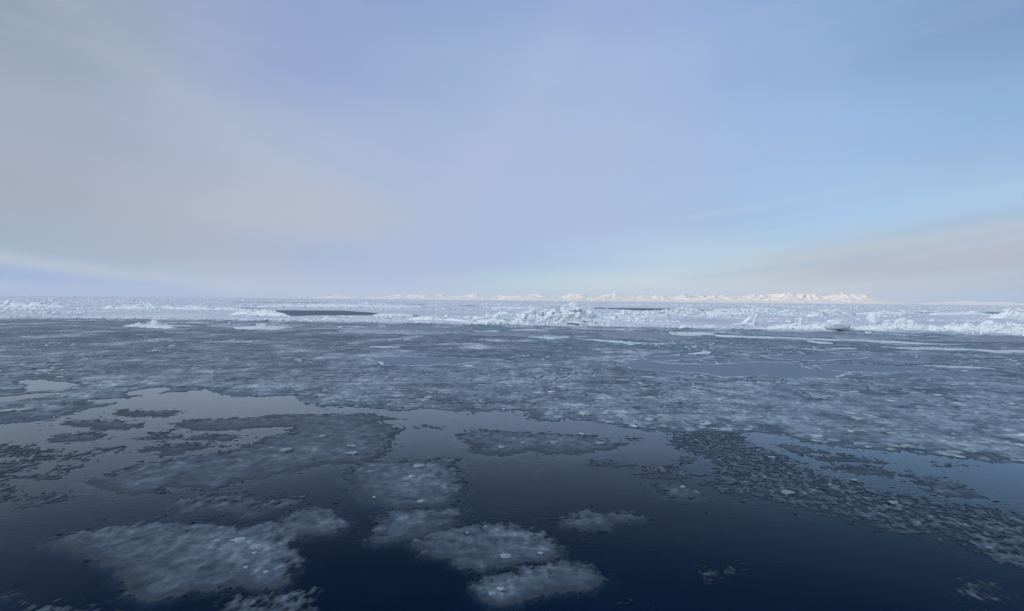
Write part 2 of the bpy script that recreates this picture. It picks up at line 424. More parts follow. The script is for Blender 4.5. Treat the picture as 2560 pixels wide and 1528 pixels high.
tk = edge / 3.0
for k, pl in LEADW.items():
    ym = pl[:, 1].mean(); sel = (Yg > pl[:, 1].min() - 60) & (Yg < pl[:, 1].max() + 60) & (Xg > pl[:, 0].min() - 40) & (Xg < pl[:, 0].max() + 40)
    if not sel.any(): continue
    s_ = -sdf(Xg[sel], Yg[sel], pl) + ym * .008 * fbm(Xg[sel] / 9, Yg[sel] / 9, 4, 5)
    tk[sel] = np.minimum(tk[sel], s_ / (ym * .006))
tk = np.clip(tk, -1, 1)
hum = fbm(Xg / 22, Yg / 30, 4, 21); hum2 = fbm(Xg / 4, Yg / 6, 4, 31)
Zg = .32 * sstep(-.05, .5, tk) + np.where(tk > 0, .12 * hum + .10 * hum2 * sstep(0, .8, tk), 0)
Zg += np.clip(Yg / 900 - .3, 0, 1.6) * .8 * np.clip(fbm(Xg / 40, Yg / 60, 4, 41), 0, 2)
Zg = np.where(tk < -.05, -.4, np.maximum(Zg, .03))
me = grid_mesh('pack_ice', Xg, Yg, Zg, tk > -.05, {'thick': tk})
structure(link('pack_ice', me, M_SNOW), 'snow covered pack ice reaching to the horizon')

for k, pl in LEADW.items():
    c = pl.mean(0); q = (pl - c) * 1.25 + c
    me = bpy.data.meshes.new('dark_lead'); me.from_pydata([(x, y, .006) for x, y in q], [], [tuple(range(len(q)))])
    o = link('refrozen_lead', me, M_LEAD); structure(o)  # refrozen lead: opaque slate sheet of young ice

# ------------------------------------------------------------------ block templates
def hull_template(seed, flat, n=13, bev=.05):
    rr = random.Random(seed); bm = bmesh.new()
    for i in range(n):
        v = Vector((rr.uniform(-1, 1), rr.uniform(-1, 1), rr.uniform(-1, 1)))
        k = max(abs(v.x), abs(v.y), abs(v.z)); v = v / k * rr.uniform(.75, 1.0)
        bm.verts.new((v.x * .5, v.y * rr.uniform(.3, .5), v.z * .5 * flat))
    r = bmesh.ops.convex_hull(bm, input=bm.verts[:])
    bmesh.ops.delete(bm, geom=list({g for g in r['geom_interior'] + r['geom_unused'] if isinstance(g, bmesh.types.BMVert)}), context='VERTS')
    bmesh.ops.dissolve_limit(bm, angle_limit=R(14), verts=bm.verts[:], edges=bm.edges[:])
    if bev:
        bmesh.ops.bevel(bm, geom=bm.edges[:], offset=bev * flat ** .5, segments=1, affect='EDGES', clamp_overlap=True)
    bmesh.ops.triangulate(bm, faces=bm.faces[:])
    bmesh.ops.recalc_face_normals(bm, faces=bm.faces[:])
    V = np.array([v.co[:] for v in bm.verts]); bm.verts.index_update()
    F = np.array([[v.index for v in f.verts] for f in bm.faces]); bm.free()
    return V, F
T_SLAB = [hull_template(100 + i, random.choice([.22, .3, .4])) for i in range(8)]
T_CHUNK = [hull_template(200 + i, random.choice([.6, .75, .95]), 16) for i in range(8)]
T_FAR = [hull_template(300 + i, .6, 10, 0) for i in range(8)]
ME_SLAB = [raw_mesh('ice_block', V, F, 3, smooth=False) for V, F in T_SLAB]
ME_CHUNK = [raw_mesh('ice_block', V, F, 3, smooth=False) for V, F in T_CHUNK]
for me in ME_SLAB + ME_CHUNK: me.materials.append(M_ICE)

def scatter_mesh(name, temps, pos, scl, rot, tint, smooth=False, origin=(0, 0, 0)):
    """many small pieces in one mesh; rot = (rx, ry, rz)"""
    Vs, Fs, Ts = [], [], []; off = 0
    which = RNG.integers(0, len(temps), len(pos))
    for k, (V, F) in enumerate(temps):
        s = which == k; n = s.sum()
        if not n: continue
        rx, ry, rz = rot[s].T
        cx_, sx_, cy_, sy_, cz_, sz_ = np.cos(rx), np.sin(rx), np.cos(ry), np.sin(ry), np.cos(rz), np.sin(rz)
        Rm = np.empty((n, 3, 3))
        Rm[:, 0, 0] = cz_ * cy_; Rm[:, 0, 1] = cz_ * sy_ * sx_ - sz_ * cx_; Rm[:, 0, 2] = cz_ * sy_ * cx_ + sz_ * sx_
        Rm[:, 1, 0] = sz_ * cy_; Rm[:, 1, 1] = sz_ * sy_ * sx_ + cz_ * cx_; Rm[:, 1, 2] = sz_ * sy_ * cx_ - cz_ * sx_
        Rm[:, 2, 0] = -sy_; Rm[:, 2, 1] = cy_ * sx_; Rm[:, 2, 2] = cy_ * cx_
        Q = V[None] * scl[s][:, None, :]
        Q = np.einsum('nij,nvj->nvi', Rm, Q) + pos[s][:, None, :] - np.array(origin)
        Vs.append(Q.reshape(-1, 3)); Ts.append(np.repeat(tint[s], len(V)))
        Fs.append((F[None] + (np.arange(n) * len(V))[:, None, None] + off).reshape(-1, 3)); off += n * len(V)
    return raw_mesh(name, np.concatenate(Vs), np.concatenate(Fs), 3, {'tint': np.concatenate(Ts)}, smooth)

# ------------------------------------------------------------------ pressure ridges
def ridge(label, base, tops, nblk, size, depth=None, nfine=None, group='pressure ridges on the pack ice', cat='ice ridge', slabby=.5, detail=True, name='pressure_ridge'):
    """base: y pixel of its foot at both ends; tops: [(x, height in pixels)] along its length"""
    xs = [p[0] for p in tops]; x0, x1 = xs[0], xs[-1]
    yb = lambda x: base[0] + (base[1] - base[0]) * (x - x0) / (x1 - x0)
    g = np.array([P(x, yb(x)) for x in xs]); D = g[:, 1].mean(); m = D / FPX
    H = np.array([h * m * (1.03 if D < 200 and max(q for _, q in tops) > 40 else 1.0) for _, h in tops]); Xc = g[:, 0]
    dep = depth or max(2.5, H.max() * 1.3)
    cx0, cy0 = Xc.mean(), g[:, 1].mean() + dep * .5
    root = bpy.data.objects.new(name, None); COL.objects.link(root); root.location = (cx0, cy0, .3)
    tag(root, label, cat, group)
    L = Xc[-1] - Xc[0]
    nx = int(min(260, max(30, L / (m * 2.0)))); ny = 26
    X, V = np.meshgrid(np.linspace(Xc[0] - .5, Xc[-1] + .5, nx), np.linspace(0, 1, ny))
    gy = np.interp(X, Xc, g[:, 1])
    sd = int(abs(x0) * 7) % 97
    def hgt(X, v):
        h = np.interp(X, Xc, H, 0, 0)
        prof = np.sin(np.pi * np.clip(v, 0, 1)) ** .75
        return h * prof
    Y = gy + V * dep + .5 * perlin(X / 2, V * 3, sd)
    rough = np.abs(fbm(X / (size * 1.6), Y / (size * 1.6), 4, sd)) 
    Z = hgt(X, V) * (.72 + .5 * rough) + .1 * perlin(X / .7, Y / .7, sd + 3)
    Z = np.where((V < .02) | (V > .98), -.6, Z)
    core = grid_mesh('rubble_core', X, Y, Z, np.ones(X.shape, bool), {'tint': .2 + .5 * rough}, (cx0, cy0))
    link('rubble_core', core, M_ICEA, root)
    # big blocks, each a part
    nb = min(nblk, 100)
    cdf = np.cumsum(np.interp(np.linspace(Xc[0], Xc[-1], 400), Xc, np.maximum(H, .2))); cdf /= cdf[-1]
    for i in range(nb):
        x = np.interp(RNG.random(), cdf, np.linspace(Xc[0], Xc[-1], 400)); v = RNG.beta(1.3, 2.0)
        y = np.interp(x, Xc, g[:, 1]) + v * dep
        h = float(hgt(np.array(x), np.array(v)))
        hl = float(np.interp(x, Xc, H))
        s = size * RNG.uniform(.7, 1.6) * (.6 + .4 * min(1, hl / (H.max() + 1e-6)))
        slab = RNG.random() < slabby
        me = (ME_SLAB if slab else ME_CHUNK)[RNG.integers(0, 8)]
        o = link('ice_block', me, None, root)
        z = max(h * .98 - s * .10, s * .12)
        o.location = (x - cx0, y - cy0, z)
        if slab: o.rotation_euler = (RNG.normal(0, .65), RNG.normal(0, .55), RNG.uniform(0, 6.28))
        else: o.rotation_euler = (RNG.normal(0, .4), RNG.normal(0, .4), RNG.uniform(0, 6.28))
        o.scale = (s * RNG.uniform(1., 1.5), s * RNG.uniform(.8, 1.2), s * RNG.uniform(.8, 1.2))
    # the small rubble between them
    nfn = nfine if nfine is not None else int(nblk * 4)
    if nfn:
        x = np.interp(RNG.random(nfn), cdf, np.linspace(Xc[0] - .8, Xc[-1] + .8, 400)); v = RNG.beta(1.1, 1.6, nfn) * 1.15 - .12
        y = np.interp(x, Xc, g[:, 1]) + v * dep
        s = size * RNG.uniform(.15, .5, nfn)
        z = hgt(x, v) * .92 + s * .15 + .28 * 0
        pos = np.stack([x - cx0, y - cy0, z], -1)
        me = scatter_mesh('loose_rubble', T_CHUNK + T_SLAB, pos, np.stack([s * 1.3, s, s], -1), RNG.normal(0, .6, (nfn, 3)) + np.array([0, 0, 1]) * RNG.uniform(0, 6, (nfn, 1)), RNG.random(nfn) * .7)
        o = link('loose_rubble', me, M_ICEA, root); o['kind'] = 'stuff'
    return root

def single_block(label, x, ybase, wpx, hpx, rot=(0, 0, 0), kind='chunk', k=0, cat='ice block', group=None, thick=.5, name='ice_slab'):
    p = P(x, ybase); m = p[1] / FPX
    V, F = (T_SLAB if kind == 'slab' else T_CHUNK)[k % 8]
    bm = bmesh.new()
    vs = [bm.verts.new(tuple(v)) for v in V]
    for f in F:
        try: bm.faces.new([vs[i] for i in f])
        except ValueError: pass
    if kind == 'round':
        bm.free(); bm = bmesh.new(); bmesh.ops.create_icosphere(bm, subdivisions=4, radius=.5)
        for v in bm.verts:
            q = v.co * 2.2 + Vector((k * 3.1, 0, 0))
            v.co = Vector((max(-.40, min(.40, v.co.x)), v.co.y, max(-.36, min(.36, v.co.z)))) * (1 + .16 * float(perlin(np.array(q.x), np.array(q.y + q.z), k)) + .14 * abs(float(fbm(np.array(q.x * 2.7), np.array(q.y * 2 + q.z * 2.7), 3, k))))
    bmesh.ops.subdivide_edges(bm, edges=bm.edges[:], cuts=0 if kind == 'round' else 2, use_grid_fill=True) if kind != 'round' else None
    # fit the piece to its size
    co = np.array([v.co[:] for v in bm.verts]); lo, hi = co.min(0), co.max(0)
    W_, H_ = wpx * m, hpx * m
    c2 = (co - (lo + hi) / 2) / (hi - lo) * np.array([W_, max(W_, H_) * thick, H_])
    E = np.array(Euler(rot).to_matrix()); c2 = c2 @ E.T
    c2 += .05 * H_ * np.stack([perlin(c2[:, 1] / H_ * 4 + 3 * k, c2[:, 2] / H_ * 4, k + j) for j in range(3)], -1)
    c2[:, 2] -= c2[:, 2].min() + .15
    for v, c in zip(bm.verts, c2): v.co = c
    me = bpy.data.meshes.new(name); bm.to_mesh(me); bm.free(); me.materials.append(M_ICE)
    o = link(name, me); o.location = (p[0], p[1], .3)
    tag(o, label, cat, group)
    return o

ridge('tallest pressure ridge, heap of pale blue ice blocks with a peak right of centre', (811, 814),
      [(1172, 2), (1190, 11), (1214, 16), (1235, 17), (1260, 24), (1282, 20), (1300, 24), (1330, 31), (1350, 26), (1370, 30), (1394, 33), (1407, 41), (1433, 47), (1445, 45), (1459, 41), (1474, 35), (1492, 24), (1510, 14), (1526, 3)],
      100, 2.5, 8, 420, slabby=.55)
ridge('broad jumbled ridge behind and right of the tallest ridge, below the dark lead', (799, 798),
      [(1528, 2), (1545, 10), (1563, 20), (1580, 17), (1600, 15), (1625, 19), (1650, 16), (1672, 22), (1690, 22), (1712, 24), (1735, 24), (1752, 22), (1768, 12), (1785, 10)], 80, 1.7, 8, 300)
ridge('long low blue ridge behind the tall upright slab, right of the broad jumbled ridge', (792, 792),
      [(1776, 10), (1800, 17), (1840, 16), (1870, 18), (1900, 22), (1935, 18), (1960, 15), (1985, 16), (2010, 9), (2020, 4)], 60, 2.1, 10, 200)
ridge('blue hummock ridge behind the big rounded boulder on the right', (794, 793),
      [(2030, 3), (2050, 15), (2075, 20), (2095, 19), (2115, 14), (2135, 4)], 24, 1.8, 8, 80)
ridge('snowy front ridge at the right edge of the flat snow, holding the pale ice tower', (824, 829),
      [(1930, 3), (1965, 10), (2000, 12), (2030, 9), (2060, 13), (2125, 13), (2150, 6), (2200, 10), (2240, 16), (2270, 20), (2300, 16), (2322, 8), (2330, 3)], 70, .85, 5, 260, slabby=.35)
ridge('low snowy rubble ridge in the far right corner of the pack front', (829, 838),
      [(2318, 4), (2345, 14), (2370, 10), (2400, 20), (2430, 21), (2460, 15), (2500, 24), (2540, 22), (2575, 18), (2640, 12), (2700, 4)], 60, 1.0, 5, 240, slabby=.4)
ridge('rounded snowy ridge at the left end of the dark lead', (790, 793),
      [(572, 3), (590, 10), (612, 13), (630, 11), (655, 15), (668, 16), (690, 9), (712, 3)], 36, 1.0, 6, 160, slabby=.3)
ridge('small pile of ice blocks at the right end of the dark lead', (802, 804),
      [(1020, 3), (1040, 7), (1065, 9), (1085, 14), (1094, 10), (1105, 3)], 26, .8, 4, 110)
ridge('small heap of white blocks on the ice edge below the dark lead', (803, 803), [(800, 2), (812, 8), (825, 6), (840, 3)], 12, .6, 3, 50)
ridge('thin line of snowy blocks on the near side of the dark lead', (791, 792), [(930, 2), (955, 6), (975, 5), (1000, 5), (1030, 2)], 18, .8, 4, 70)
ridge('wide ridge of blue blocks at the far left of the photo', (768, 770),
      [(-80, 8), (-30, 13), (0, 14), (25, 13), (50, 5), (70, 12), (90, 14), (110, 13), (130, 9), (150, 4)], 50, 2.3, 14, 160)
ridge('rubble line on snow just below the wide ridge at the far left', (775, 775), [(-20, 3), (15, 6), (40, 3), (80, 7), (100, 8), (122, 4)], 20, 1.3, 7, 80)
ridge('jumbled snowy ridge between the far left ridge and the rounded snowy ridge', (774, 776),
      [(245, 2), (270, 11), (290, 10), (320, 10), (345, 16), (360, 17), (380, 10), (410, 8), (440, 6), (470, 10), (490, 9), (520, 4)], 60, 1.7, 10, 200)
ridge('low rubble belt beside the left lead, behind the rounded snowy ridge', (777, 778), [(520, 2), (545, 8), (570, 6), (600, 4), (620, 2)], 20, 1.5, 8, 70)
ridge('scattered blocks around the upright far spike, above the dark lead', (769, 770), [(640, 3), (700, 7), (760, 6), (820, 8), (880, 7), (910, 9), (950, 7), (1000, 5), (1050, 3)], 60, 1.9, 16, 220)
ridge('rubble ridge in front of the right hand mountains, left of the short lead', (773, 773), [(1230, 2), (1260, 5), (1330, 4), (1355, 3)], 18, 1.6, 10, 60)
ridge('far ridge on the right edge with a rounded blue crest', (798, 800), [(2495, 2), (2510, 12), (2530, 21), (2560, 22), (2600, 20), (2650, 8), (2680, 2)], 34, 2.2, 9, 100)
ridge('low ridge beside the short lead on the right, with a rounded crest', (789, 789), [(2340, 3), (2360, 6), (2400, 5), (2425, 7), (2440, 11), (2455, 7), (2480, 4), (2490, 2)], 26, 1.8, 9, 90)
ridge('distant crest of blocks behind the pale ice tower', (788, 788), [(2150, 2), (2180, 6), (2210, 8), (2225, 10), (2240, 7), (2262, 2)], 20, 1.7, 8, 60)
ridge('rubble on the flat snow right of the pile at the lead, before the tallest ridge', (803, 808), [(1105, 3), (1125, 7), (1150, 5), (1172, 4)], 14, .7, 4, 70)
ridge('small snow covered mound where the leaning slabs stand', (815, 815), [(1838, 2), (1860, 5), (1890, 5), (1905, 2)], 10, .7, 3, 50)

single_block('tall upright slab of blue ice standing alone beside leaning slabs', 1889, 815, 11, 29, (0, R(6), R(20)), 'chunk', 1, group='standing slabs')
single_block('slab leaning to the left against the tall upright slab', 1868, 813, 30, 6, (R(10), R(-38), R(10)), 'slab', 2, group='standing slabs')
single_block('flat slab lying at the foot of the tall upright slab', 1867, 816, 40, 4, (0, R(6), 0), 'slab', 3, group='standing slabs')
single_block('short pale fin of ice standing left of the big rounded boulder', 2002, 820, 17, 24, (0, R(12), R(30)), 'chunk', 4)
single_block('chunk tucked against the short pale fin', 1992, 818, 10, 14, (0, R(-20), 0), 'chunk', 5)
single_block('big rounded boulder of greenish ice on the right front ridge', 2092, 827, 60, 26, (0, 0, R(8)), 'round', 6, thick=.7, cat='ice boulder', name='ice_boulder')
single_block('pale pointed ice tower on the right front ridge', 2186, 817, 26, 33, (0, R(-4), R(15)), 'chunk', 5, thick=.8, cat='ice tower', name='ice_tower')
single_block('rounded white block just right of the pale pointed tower', 2220, 814, 22, 13, (0, 0, 0), 'round', 9)
single_block('arched blue block leaning over the right front ridge', 2249, 812, 32, 11, (0, R(-20), 0), 'slab', 1, thick=.7)
single_block('tilted cyan block at the right end of the front ridge', 2283, 822, 34, 13, (R(10), R(24), R(10)), 'slab', 5, thick=.7)
single_block('deep blue block at the water edge end of the front ridge', 2304, 828, 26, 16, (0, R(8), R(20)), 'chunk', 2)
single_block('long slab tilted up to the right in the far right rubble ridge', 2460, 824, 40, 8, (0, R(-30), 0), 'slab', 6, thick=.5)
single_block('wide greenish block left of the long tilted slab', 2405, 828, 44, 15, (0, 0, R(12)), 'round', 13)
single_block('small curved spike of ice standing alone above the dark lead', 905, 766, 6, 12, (0, R(-14), R(10)), 'chunk', 5, name='ice_spike', cat='ice spike')
single_block('rounded white boulder on the slush below the front ridge', 2171, 837, 16, 6, (0, 0, 0), 'round', 1, name='ice_boulder', cat='ice boulder')
single_block('upright square block on the face of the tallest ridge', 1398, 802, 13, 17, (0, R(4), R(25)), 'chunk', 3)
single_block('large sloping plate forming the left shoulder of the peak', 1415, 793, 34, 22, (R(-20), R(8), R(-10)), 'chunk', 6, thick=.4)
single_block('large sloping plate on the right shoulder of the peak', 1470, 797, 38, 26, (R(-15), R(22), R(15)), 'chunk', 2, thick=.4)
single_block('undercut slab lying at the foot of the tallest ridge', 1440, 815, 52, 9, (0, R(4), R(5)), 'slab', 4, thick=.6)
single_block('pale block tilted up at the left of the tallest ridge', 1255, 806, 24, 12, (0, R(-24), 0), 'slab', 0)

# far rubble: bands of broken blocks over the pack, too many and too small to count
n = 150000
b = RNG.uniform(-1.15, 1.15, n); y = 1 / RNG.uniform(1 / 9000., 1 / 215., n); far = RNG.random(n) < .22
y = np.where(far, 1 / RNG.uniform(1 / 12000., 1 / 900., n), y)
x = b * y
rn = 1 - np.abs(fbm(x / 120, y / 110, 4, 77)) * 2.2; rn2 = perlin(x / 300, y / 500, 5)
flat_ = np.zeros(n, bool)
keepm = (rn + .35 * rn2 + RNG.normal(0, .13, n)) > np.where(y < 420, 1.0, .78)
for pl in LEADW.values():
    keepm &= ~((sdf(x, y, pl) > -y * .004))
keepm &= y > front_y(x, y) * 1.12 + 10
x, y = x[keepm], y[keepm]; n = len(x)
s = (.45 + y / 1050) * RNG.lognormal(-.15, .5, n); s = np.clip(s, .3, 5.0)
pos = np.stack([x, y, .35 + s * .12], -1)
me = scatter_mesh('far_ice_rubble', T_FAR, pos, np.stack([s * 1.5, s, s * 1.0], -1), np.stack([RNG.normal(0, .5, n), RNG.normal(0, .5, n), RNG.uniform(0, 6.3, n)], -1), RNG.random(n) * .8)
tag(link('ice_rubble', me, M_ICEA), 'countless small broken blocks strewn in belts over the distant pack ice', 'ice rubble', kind='stuff')
print('far rubble', n)
# rough crust along the pack front
n = 9000
b = RNG.uniform(-1.1, 1.1, n); fyb = np.interp(b, fp[:, 0] / fp[:, 1], fp[:, 1]); y = fyb + RNG.exponential(9, n) - 1 + RNG.normal(0, 1, n); x = b * y
kp = (fbm(x / 16, y / 8, 3, 14) + RNG.normal(0, .15, n)) > np.where(b < .0, .08, .22)
x, y = x[kp], y[kp]; n = len(x); s = RNG.lognormal(-.95, .45, n)
me = scatter_mesh('edge_rubble', T_CHUNK, np.stack([x, y, .28 + s * .1], -1), np.stack([s * 1.5, s, s * .8], -1), np.stack([RNG.normal(0, .4, n), RNG.normal(0, .4, n), RNG.uniform(0, 6.3, n)], -1), RNG.random(n) * .5)
tag(link('edge_rubble', me, M_ICEA), 'small snowy rubble crusting the front edge of the pack ice', 'ice rubble', kind='stuff')

# ------------------------------------------------------------------ mountains
def mountains(label, prof, D, seed, haze=0):
    azs = np.array([math.degrees(math.atan((x - 1280) / FPX)) for x, _ in prof])
    hs = np.array([h * math.cos(R(a)) for (x, h), a in zip(prof, azs)])
    A, Rr = np.meshgrid(np.linspace(azs[0], azs[-1], 1500), np.linspace(0, 1, 90))
    Dd = D + Rr * 5200
    X = np.sin(np.radians(A)) * Dd; Y = np.cos(np.radians(A)) * Dd
    H = np.interp(A, azs, hs) / FPX * D
    n = 1 - np.abs(fbm(X / 1500, Y / 1500, 6, seed)) * 1.5
    n2 = 1 - np.abs(fbm(X / 380, Y / 520, 5, seed + 20)) * 1.4
    pr = np.where(Rr < .55, (Rr / .55) ** 1.35, 1 - .6 * (Rr - .55) / .45)
    pk = np.clip(1 - np.abs(Rr - .5) * 2.0, 0, 1)
    Z = H * (pr * (.46 + .46 * n + .34 * n2) + .0 * pk) * 1.12
    Z = np.maximum(Z, -5)
    me = grid_mesh('mountains', X, Y, Z, np.ones(X.shape, bool), {})
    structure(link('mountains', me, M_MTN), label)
mountains('snowy sunlit mountain range low on the horizon, right of centre',
    [(1240, 1), (1262, 11), (1290, 13), (1330, 17), (1350, 16), (1395, 12), (1430, 18), (1447, 21), (1475, 17), (1505, 17), (1535, 21), (1560, 14), (1600, 15), (1640, 17), (1665, 18), (1690, 16), (1712, 20),
     (1748, 21), (1775, 22), (1800, 18), (1850, 19), (1880, 21), (1905, 20), (1925, 21), (1960, 24), (1990, 23), (2005, 25), (2030, 22), (2070, 22), (2100, 24), (2125, 27), (2150, 24), (2170, 22), (2195, 16), (2230, 9), (2270, 4), (2300, 1)], 17500, 3)
mountains('faint blue plateau mountains on the horizon left of centre',
    [(780, 0), (812, 4), (835, 8), (850, 9), (870, 8), (900, 4), (935, 5), (960, 8), (990, 12), (1030, 12), (1080, 14), (1110, 13), (1140, 11), (1180, 14), (1240, 13), (1300, 10), (1340, 2)], 21500, 8)
mountains('faint snowy plateau at the far right of the horizon',
    [(2250, 1), (2300, 3), (2340, 6), (2375, 8), (2400, 9), (2500, 9), (2530, 7), (2560, 5), (2600, 3), (2700, 2)], 31000, 12)

# ------------------------------------------------------------------ slush
def slush_t(X, Y, sd, thr, seed, sc, soft=0, broken=0):
    """thickness of the slush: negative is below water"""
    w = sc * (.7 + .5 * soft)
    sdw = sd + sc * (.55 - .25 * soft) * fbm(X / (sc * 1.5), Y / (sc * 1.5), 3, seed) 
    e = np.clip(sdw / w, -3, 1)
    n1 = fbm(X / (sc * 1.1), Y / (sc * 1.5), 3, seed + 5); n2 = fbm(X / .34, Y / .5, 3, seed + 9, .6)
    inner = np.clip(sdw / (w * 4), 0, 1)
    n3 = fbm(X / .13, Y / .2, 2, seed + 13)
    k = 1 - .7 * soft * (1 - inner)
    return 1.0 * e + .6 * n1 * k + (.95 * n2 * (1 - .65 * inner * (1 - broken)) + (.45 + .35 * broken) * n3 * (1 - .6 * inner * (1 - broken))) * (1 + .55 * broken) * k + .45 * inner * (1 - .75 * broken) - thr - .05
def slush_z(t_, X, Y, seed):
    lump = np.clip(fbm(X / .55, Y / .55, 3, seed + 50), 0, 1)
    up = .010 + .012 * np.minimum(t_, 1.6) + .022 * lump ** 1.6 * sstep(.5, 1.3, t_)
    return np.where(t_ > 0, up, np.maximum(t_ * .07, -.2))
PATCH = []
BLOBS = [(1240, 1488, 80, 1.1), (1280, 1478, 40, .6), (1268, 1398, 70, 1.1), (1352, 1392, 60, 1.2), (1128, 1336, 60, .9), (1262, 1342, 55, .6), (1430, 1312, 60, .8), (575, 1376, 120, 1.0), (690, 1392, 90, .8),
         (520, 1350, 60, .4), (615, 1436, 80, .6), (830, 1318, 90, 1.0), (380, 1490, 60, .7), (1030, 1192, 60, .9), (1100, 1218, 70, .7), (1050, 1262, 60, .7), (1020, 1212, 60, .5), (1060, 1170, 60, .6),
         (1010, 1310, 60, .7), (1390, 1110, 70, .9), (1300, 1112, 50, .7), (1500, 1114, 60, .6), (880, 1135, 70, .7), (780, 1140, 90, .5), (700, 1150, 80, .5), (330, 1215, 90, .7), (430, 1168, 60, .6), (620, 1500, 50, .8),
         (770, 1480, 50, .9), (560, 1205, 70, .5), (1708, 1222, 60, 1.0), (1935, 1152, 60, .9), (1975, 1240, 80, .9), (2240, 1262, 60, .8), (2538, 1405, 110, 1.3), (1840, 1178, 70, .5), (2080, 1225, 80, .6)]
def patch(label, pts, thr=.15, cat='slush patch', group='slush patches on the open water', holes=(), name='slush_patch'):
    pl = PP(pts); c = pl.mean(0); D = max(8, np.hypot(*c))
    sc = D * .017
    sx = D * .0013; sy = max(sx * 1.2, D * D * .000045)
    lo = pl.min(0) - sc * 2.6; hi = pl.max(0) + sc * 2.6
    X, Y = np.meshgrid(np.arange(lo[0], hi[0], sx), np.arange(lo[1], hi[1], sy))
    sd = sdf(X, Y, pl)
    for h in holes: sd = np.minimum(sd, -sdf(X, Y, PP(h)))
    seed = len(PATCH) * 3 + 1
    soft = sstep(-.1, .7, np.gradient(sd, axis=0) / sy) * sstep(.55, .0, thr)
    broken = float(sstep(.05, .3, thr))
    tt = slush_t(X, Y, sd, thr * (1 - .3 * broken), seed, sc, soft, broken)
    for bx, by, bw, amp in BLOBS:                      # milky swellings of thicker slush
        q = P(bx, by); mm = q[1] / FPX; amp *= .62
        tt = tt + amp * np.exp(-(((X - q[0]) / (bw * mm * .55)) ** 2 + ((Y - q[1] - bw * mm * .3) / (bw * mm * .8)) ** 2)) * (tt > -.4) * (.7 + .6 * np.clip(fbm(X / .4, Y / .4, 2, 77), -.5, 1))
    Z = slush_z(tt, X, Y, seed)
    keep = (tt > -1.7)
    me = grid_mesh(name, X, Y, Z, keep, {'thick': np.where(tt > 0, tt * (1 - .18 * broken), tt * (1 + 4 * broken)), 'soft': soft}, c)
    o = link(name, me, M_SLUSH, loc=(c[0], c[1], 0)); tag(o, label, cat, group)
    PATCH.append((pl, thr))
    return o

patch('huge slush patch in the bottom left of the photo with white lumps in it',
      [(116,1360),(141,1341),(217,1324),(290,1313),(380,1303),(470,1308),(615,1313),(688,1303),(740,1277),(778,1268),(818,1270),(868,1297),(879,1310),(843,1332),(760,1339),(738,1353),(738,1375),(755,1400),(735,1440),(716,1458),(680,1473),(622,1469),(560,1468),(557,1480),(521,1478),(481,1475),(434,1491),(380,1503),(355,1494),(308,1484),(326,1466),(300,1440),(300,1422),(271,1418),(232,1397),(174,1371),(134,1368)], -.1)
patch('curved slush strip lying along the top of the huge bottom left patch',
      [(387,1266),(434,1250),(543,1232),(615,1239),(688,1250),(698,1237),(753,1239),(767,1259),(706,1277),(633,1301),(565,1288),(489,1288),(452,1299),(380,1297),(420,1285),(398,1272)], .15)
patch('long slush raft left of centre with a pointed left tip and bright chunks',
      [(425,1058),(484,1049),(622,1044),(692,1037),(800,1036),(925,1034),(1005,1049),(935,1054),(1000,1070),(1010,1077),(978,1097),(985,1112),(970,1133),(935,1150),(885,1162),(848,1162),(812,1162),(760,1175),(690,1190),(588,1207),(530,1230),(490,1222),(415,1220),(390,1234),(311,1238),(256,1224),(225,1210),(214,1203),(277,1182),(346,1158),(400,1155),(450,1144),(519,1137),(588,1120),(647,1108),(650,1096),(715,1082),(727,1069),(640,1070),(590,1076),(500,1078),(440,1068)], 0)
patch('tall slush patch just left of centre with a white lump in its middle',
      [(856,1193),(880,1177),(894,1155),(1003,1151),(1050,1155),(1115,1144),(1147,1148),(1137,1162),(1150,1190),(1158,1224),(1147,1245),(1111,1264),(1050,1267),(981,1271),(927,1253),(887,1224),(872,1202)], -.1)
patch('slanting slush patch hanging below the tall one left of centre',
      [(945,1287),(992,1274),(1090,1274),(1133,1267),(1166,1273),(1147,1300),(1108,1325),(1035,1347),(945,1363),(919,1358),(919,1336),(945,1311)], 0)
patch('round slush patch near the bottom centre with three pale lumps',
      [(1017,1358),(1053,1340),(1111,1325),(1162,1314),(1256,1307),(1325,1323),(1379,1343),(1408,1368),(1401,1390),(1365,1406),(1318,1401),(1285,1415),(1234,1419),(1216,1434),(1155,1423),(1118,1397),(1053,1390),(1050,1376)], 0)
patch('lowest slush patch at the bottom centre, pale at its left end',
      [(1184,1452),(1234,1434),(1325,1415),(1415,1399),(1480,1412),(1509,1444),(1477,1477),(1386,1481),(1307,1506),(1252,1517),(1198,1502),(1184,1477)], -.05)
patch('lens shaped slush patch alone in the open water at the centre',
      [(1140,1095),(1173,1077),(1209,1075),(1343,1083),(1488,1090),(1509,1101),(1564,1110),(1531,1124),(1451,1135),(1379,1137),(1325,1128),(1263,1140),(1198,1137),(1173,1126),(1191,1119),(1155,1104)], -.1)
patch('small dark sliver of slush below the lens shaped patch', [(1469,1163),(1488,1155),(1538,1154),(1578,1161),(1567,1169),(1488,1170)], .25)
patch('thin two lobed slush patch right of the round one',
      [(1397,1300),(1451,1274),(1480,1276),(1498,1285),(1560,1276),(1625,1296),(1607,1303),(1535,1309),(1531,1321),(1488,1325),(1415,1321)], .1)
patch('ragged slush patches at the very bottom edge below the huge one',
      [(550,1509),(594,1491),(670,1484),(695,1473),(706,1484),(789,1471),(794,1484),(789,1509),(760,1560),(540,1560)], .2)
patch('faint pale smear of slush in the bottom left corner', [(-40,1480),(36,1485),(28,1497),(-40,1504)], .1)
patch('sparse dark slush in the bottom left corner water', [(30,1520),(60,1500),(150,1508),(240,1515),(260,1540),(60,1545)], .75)
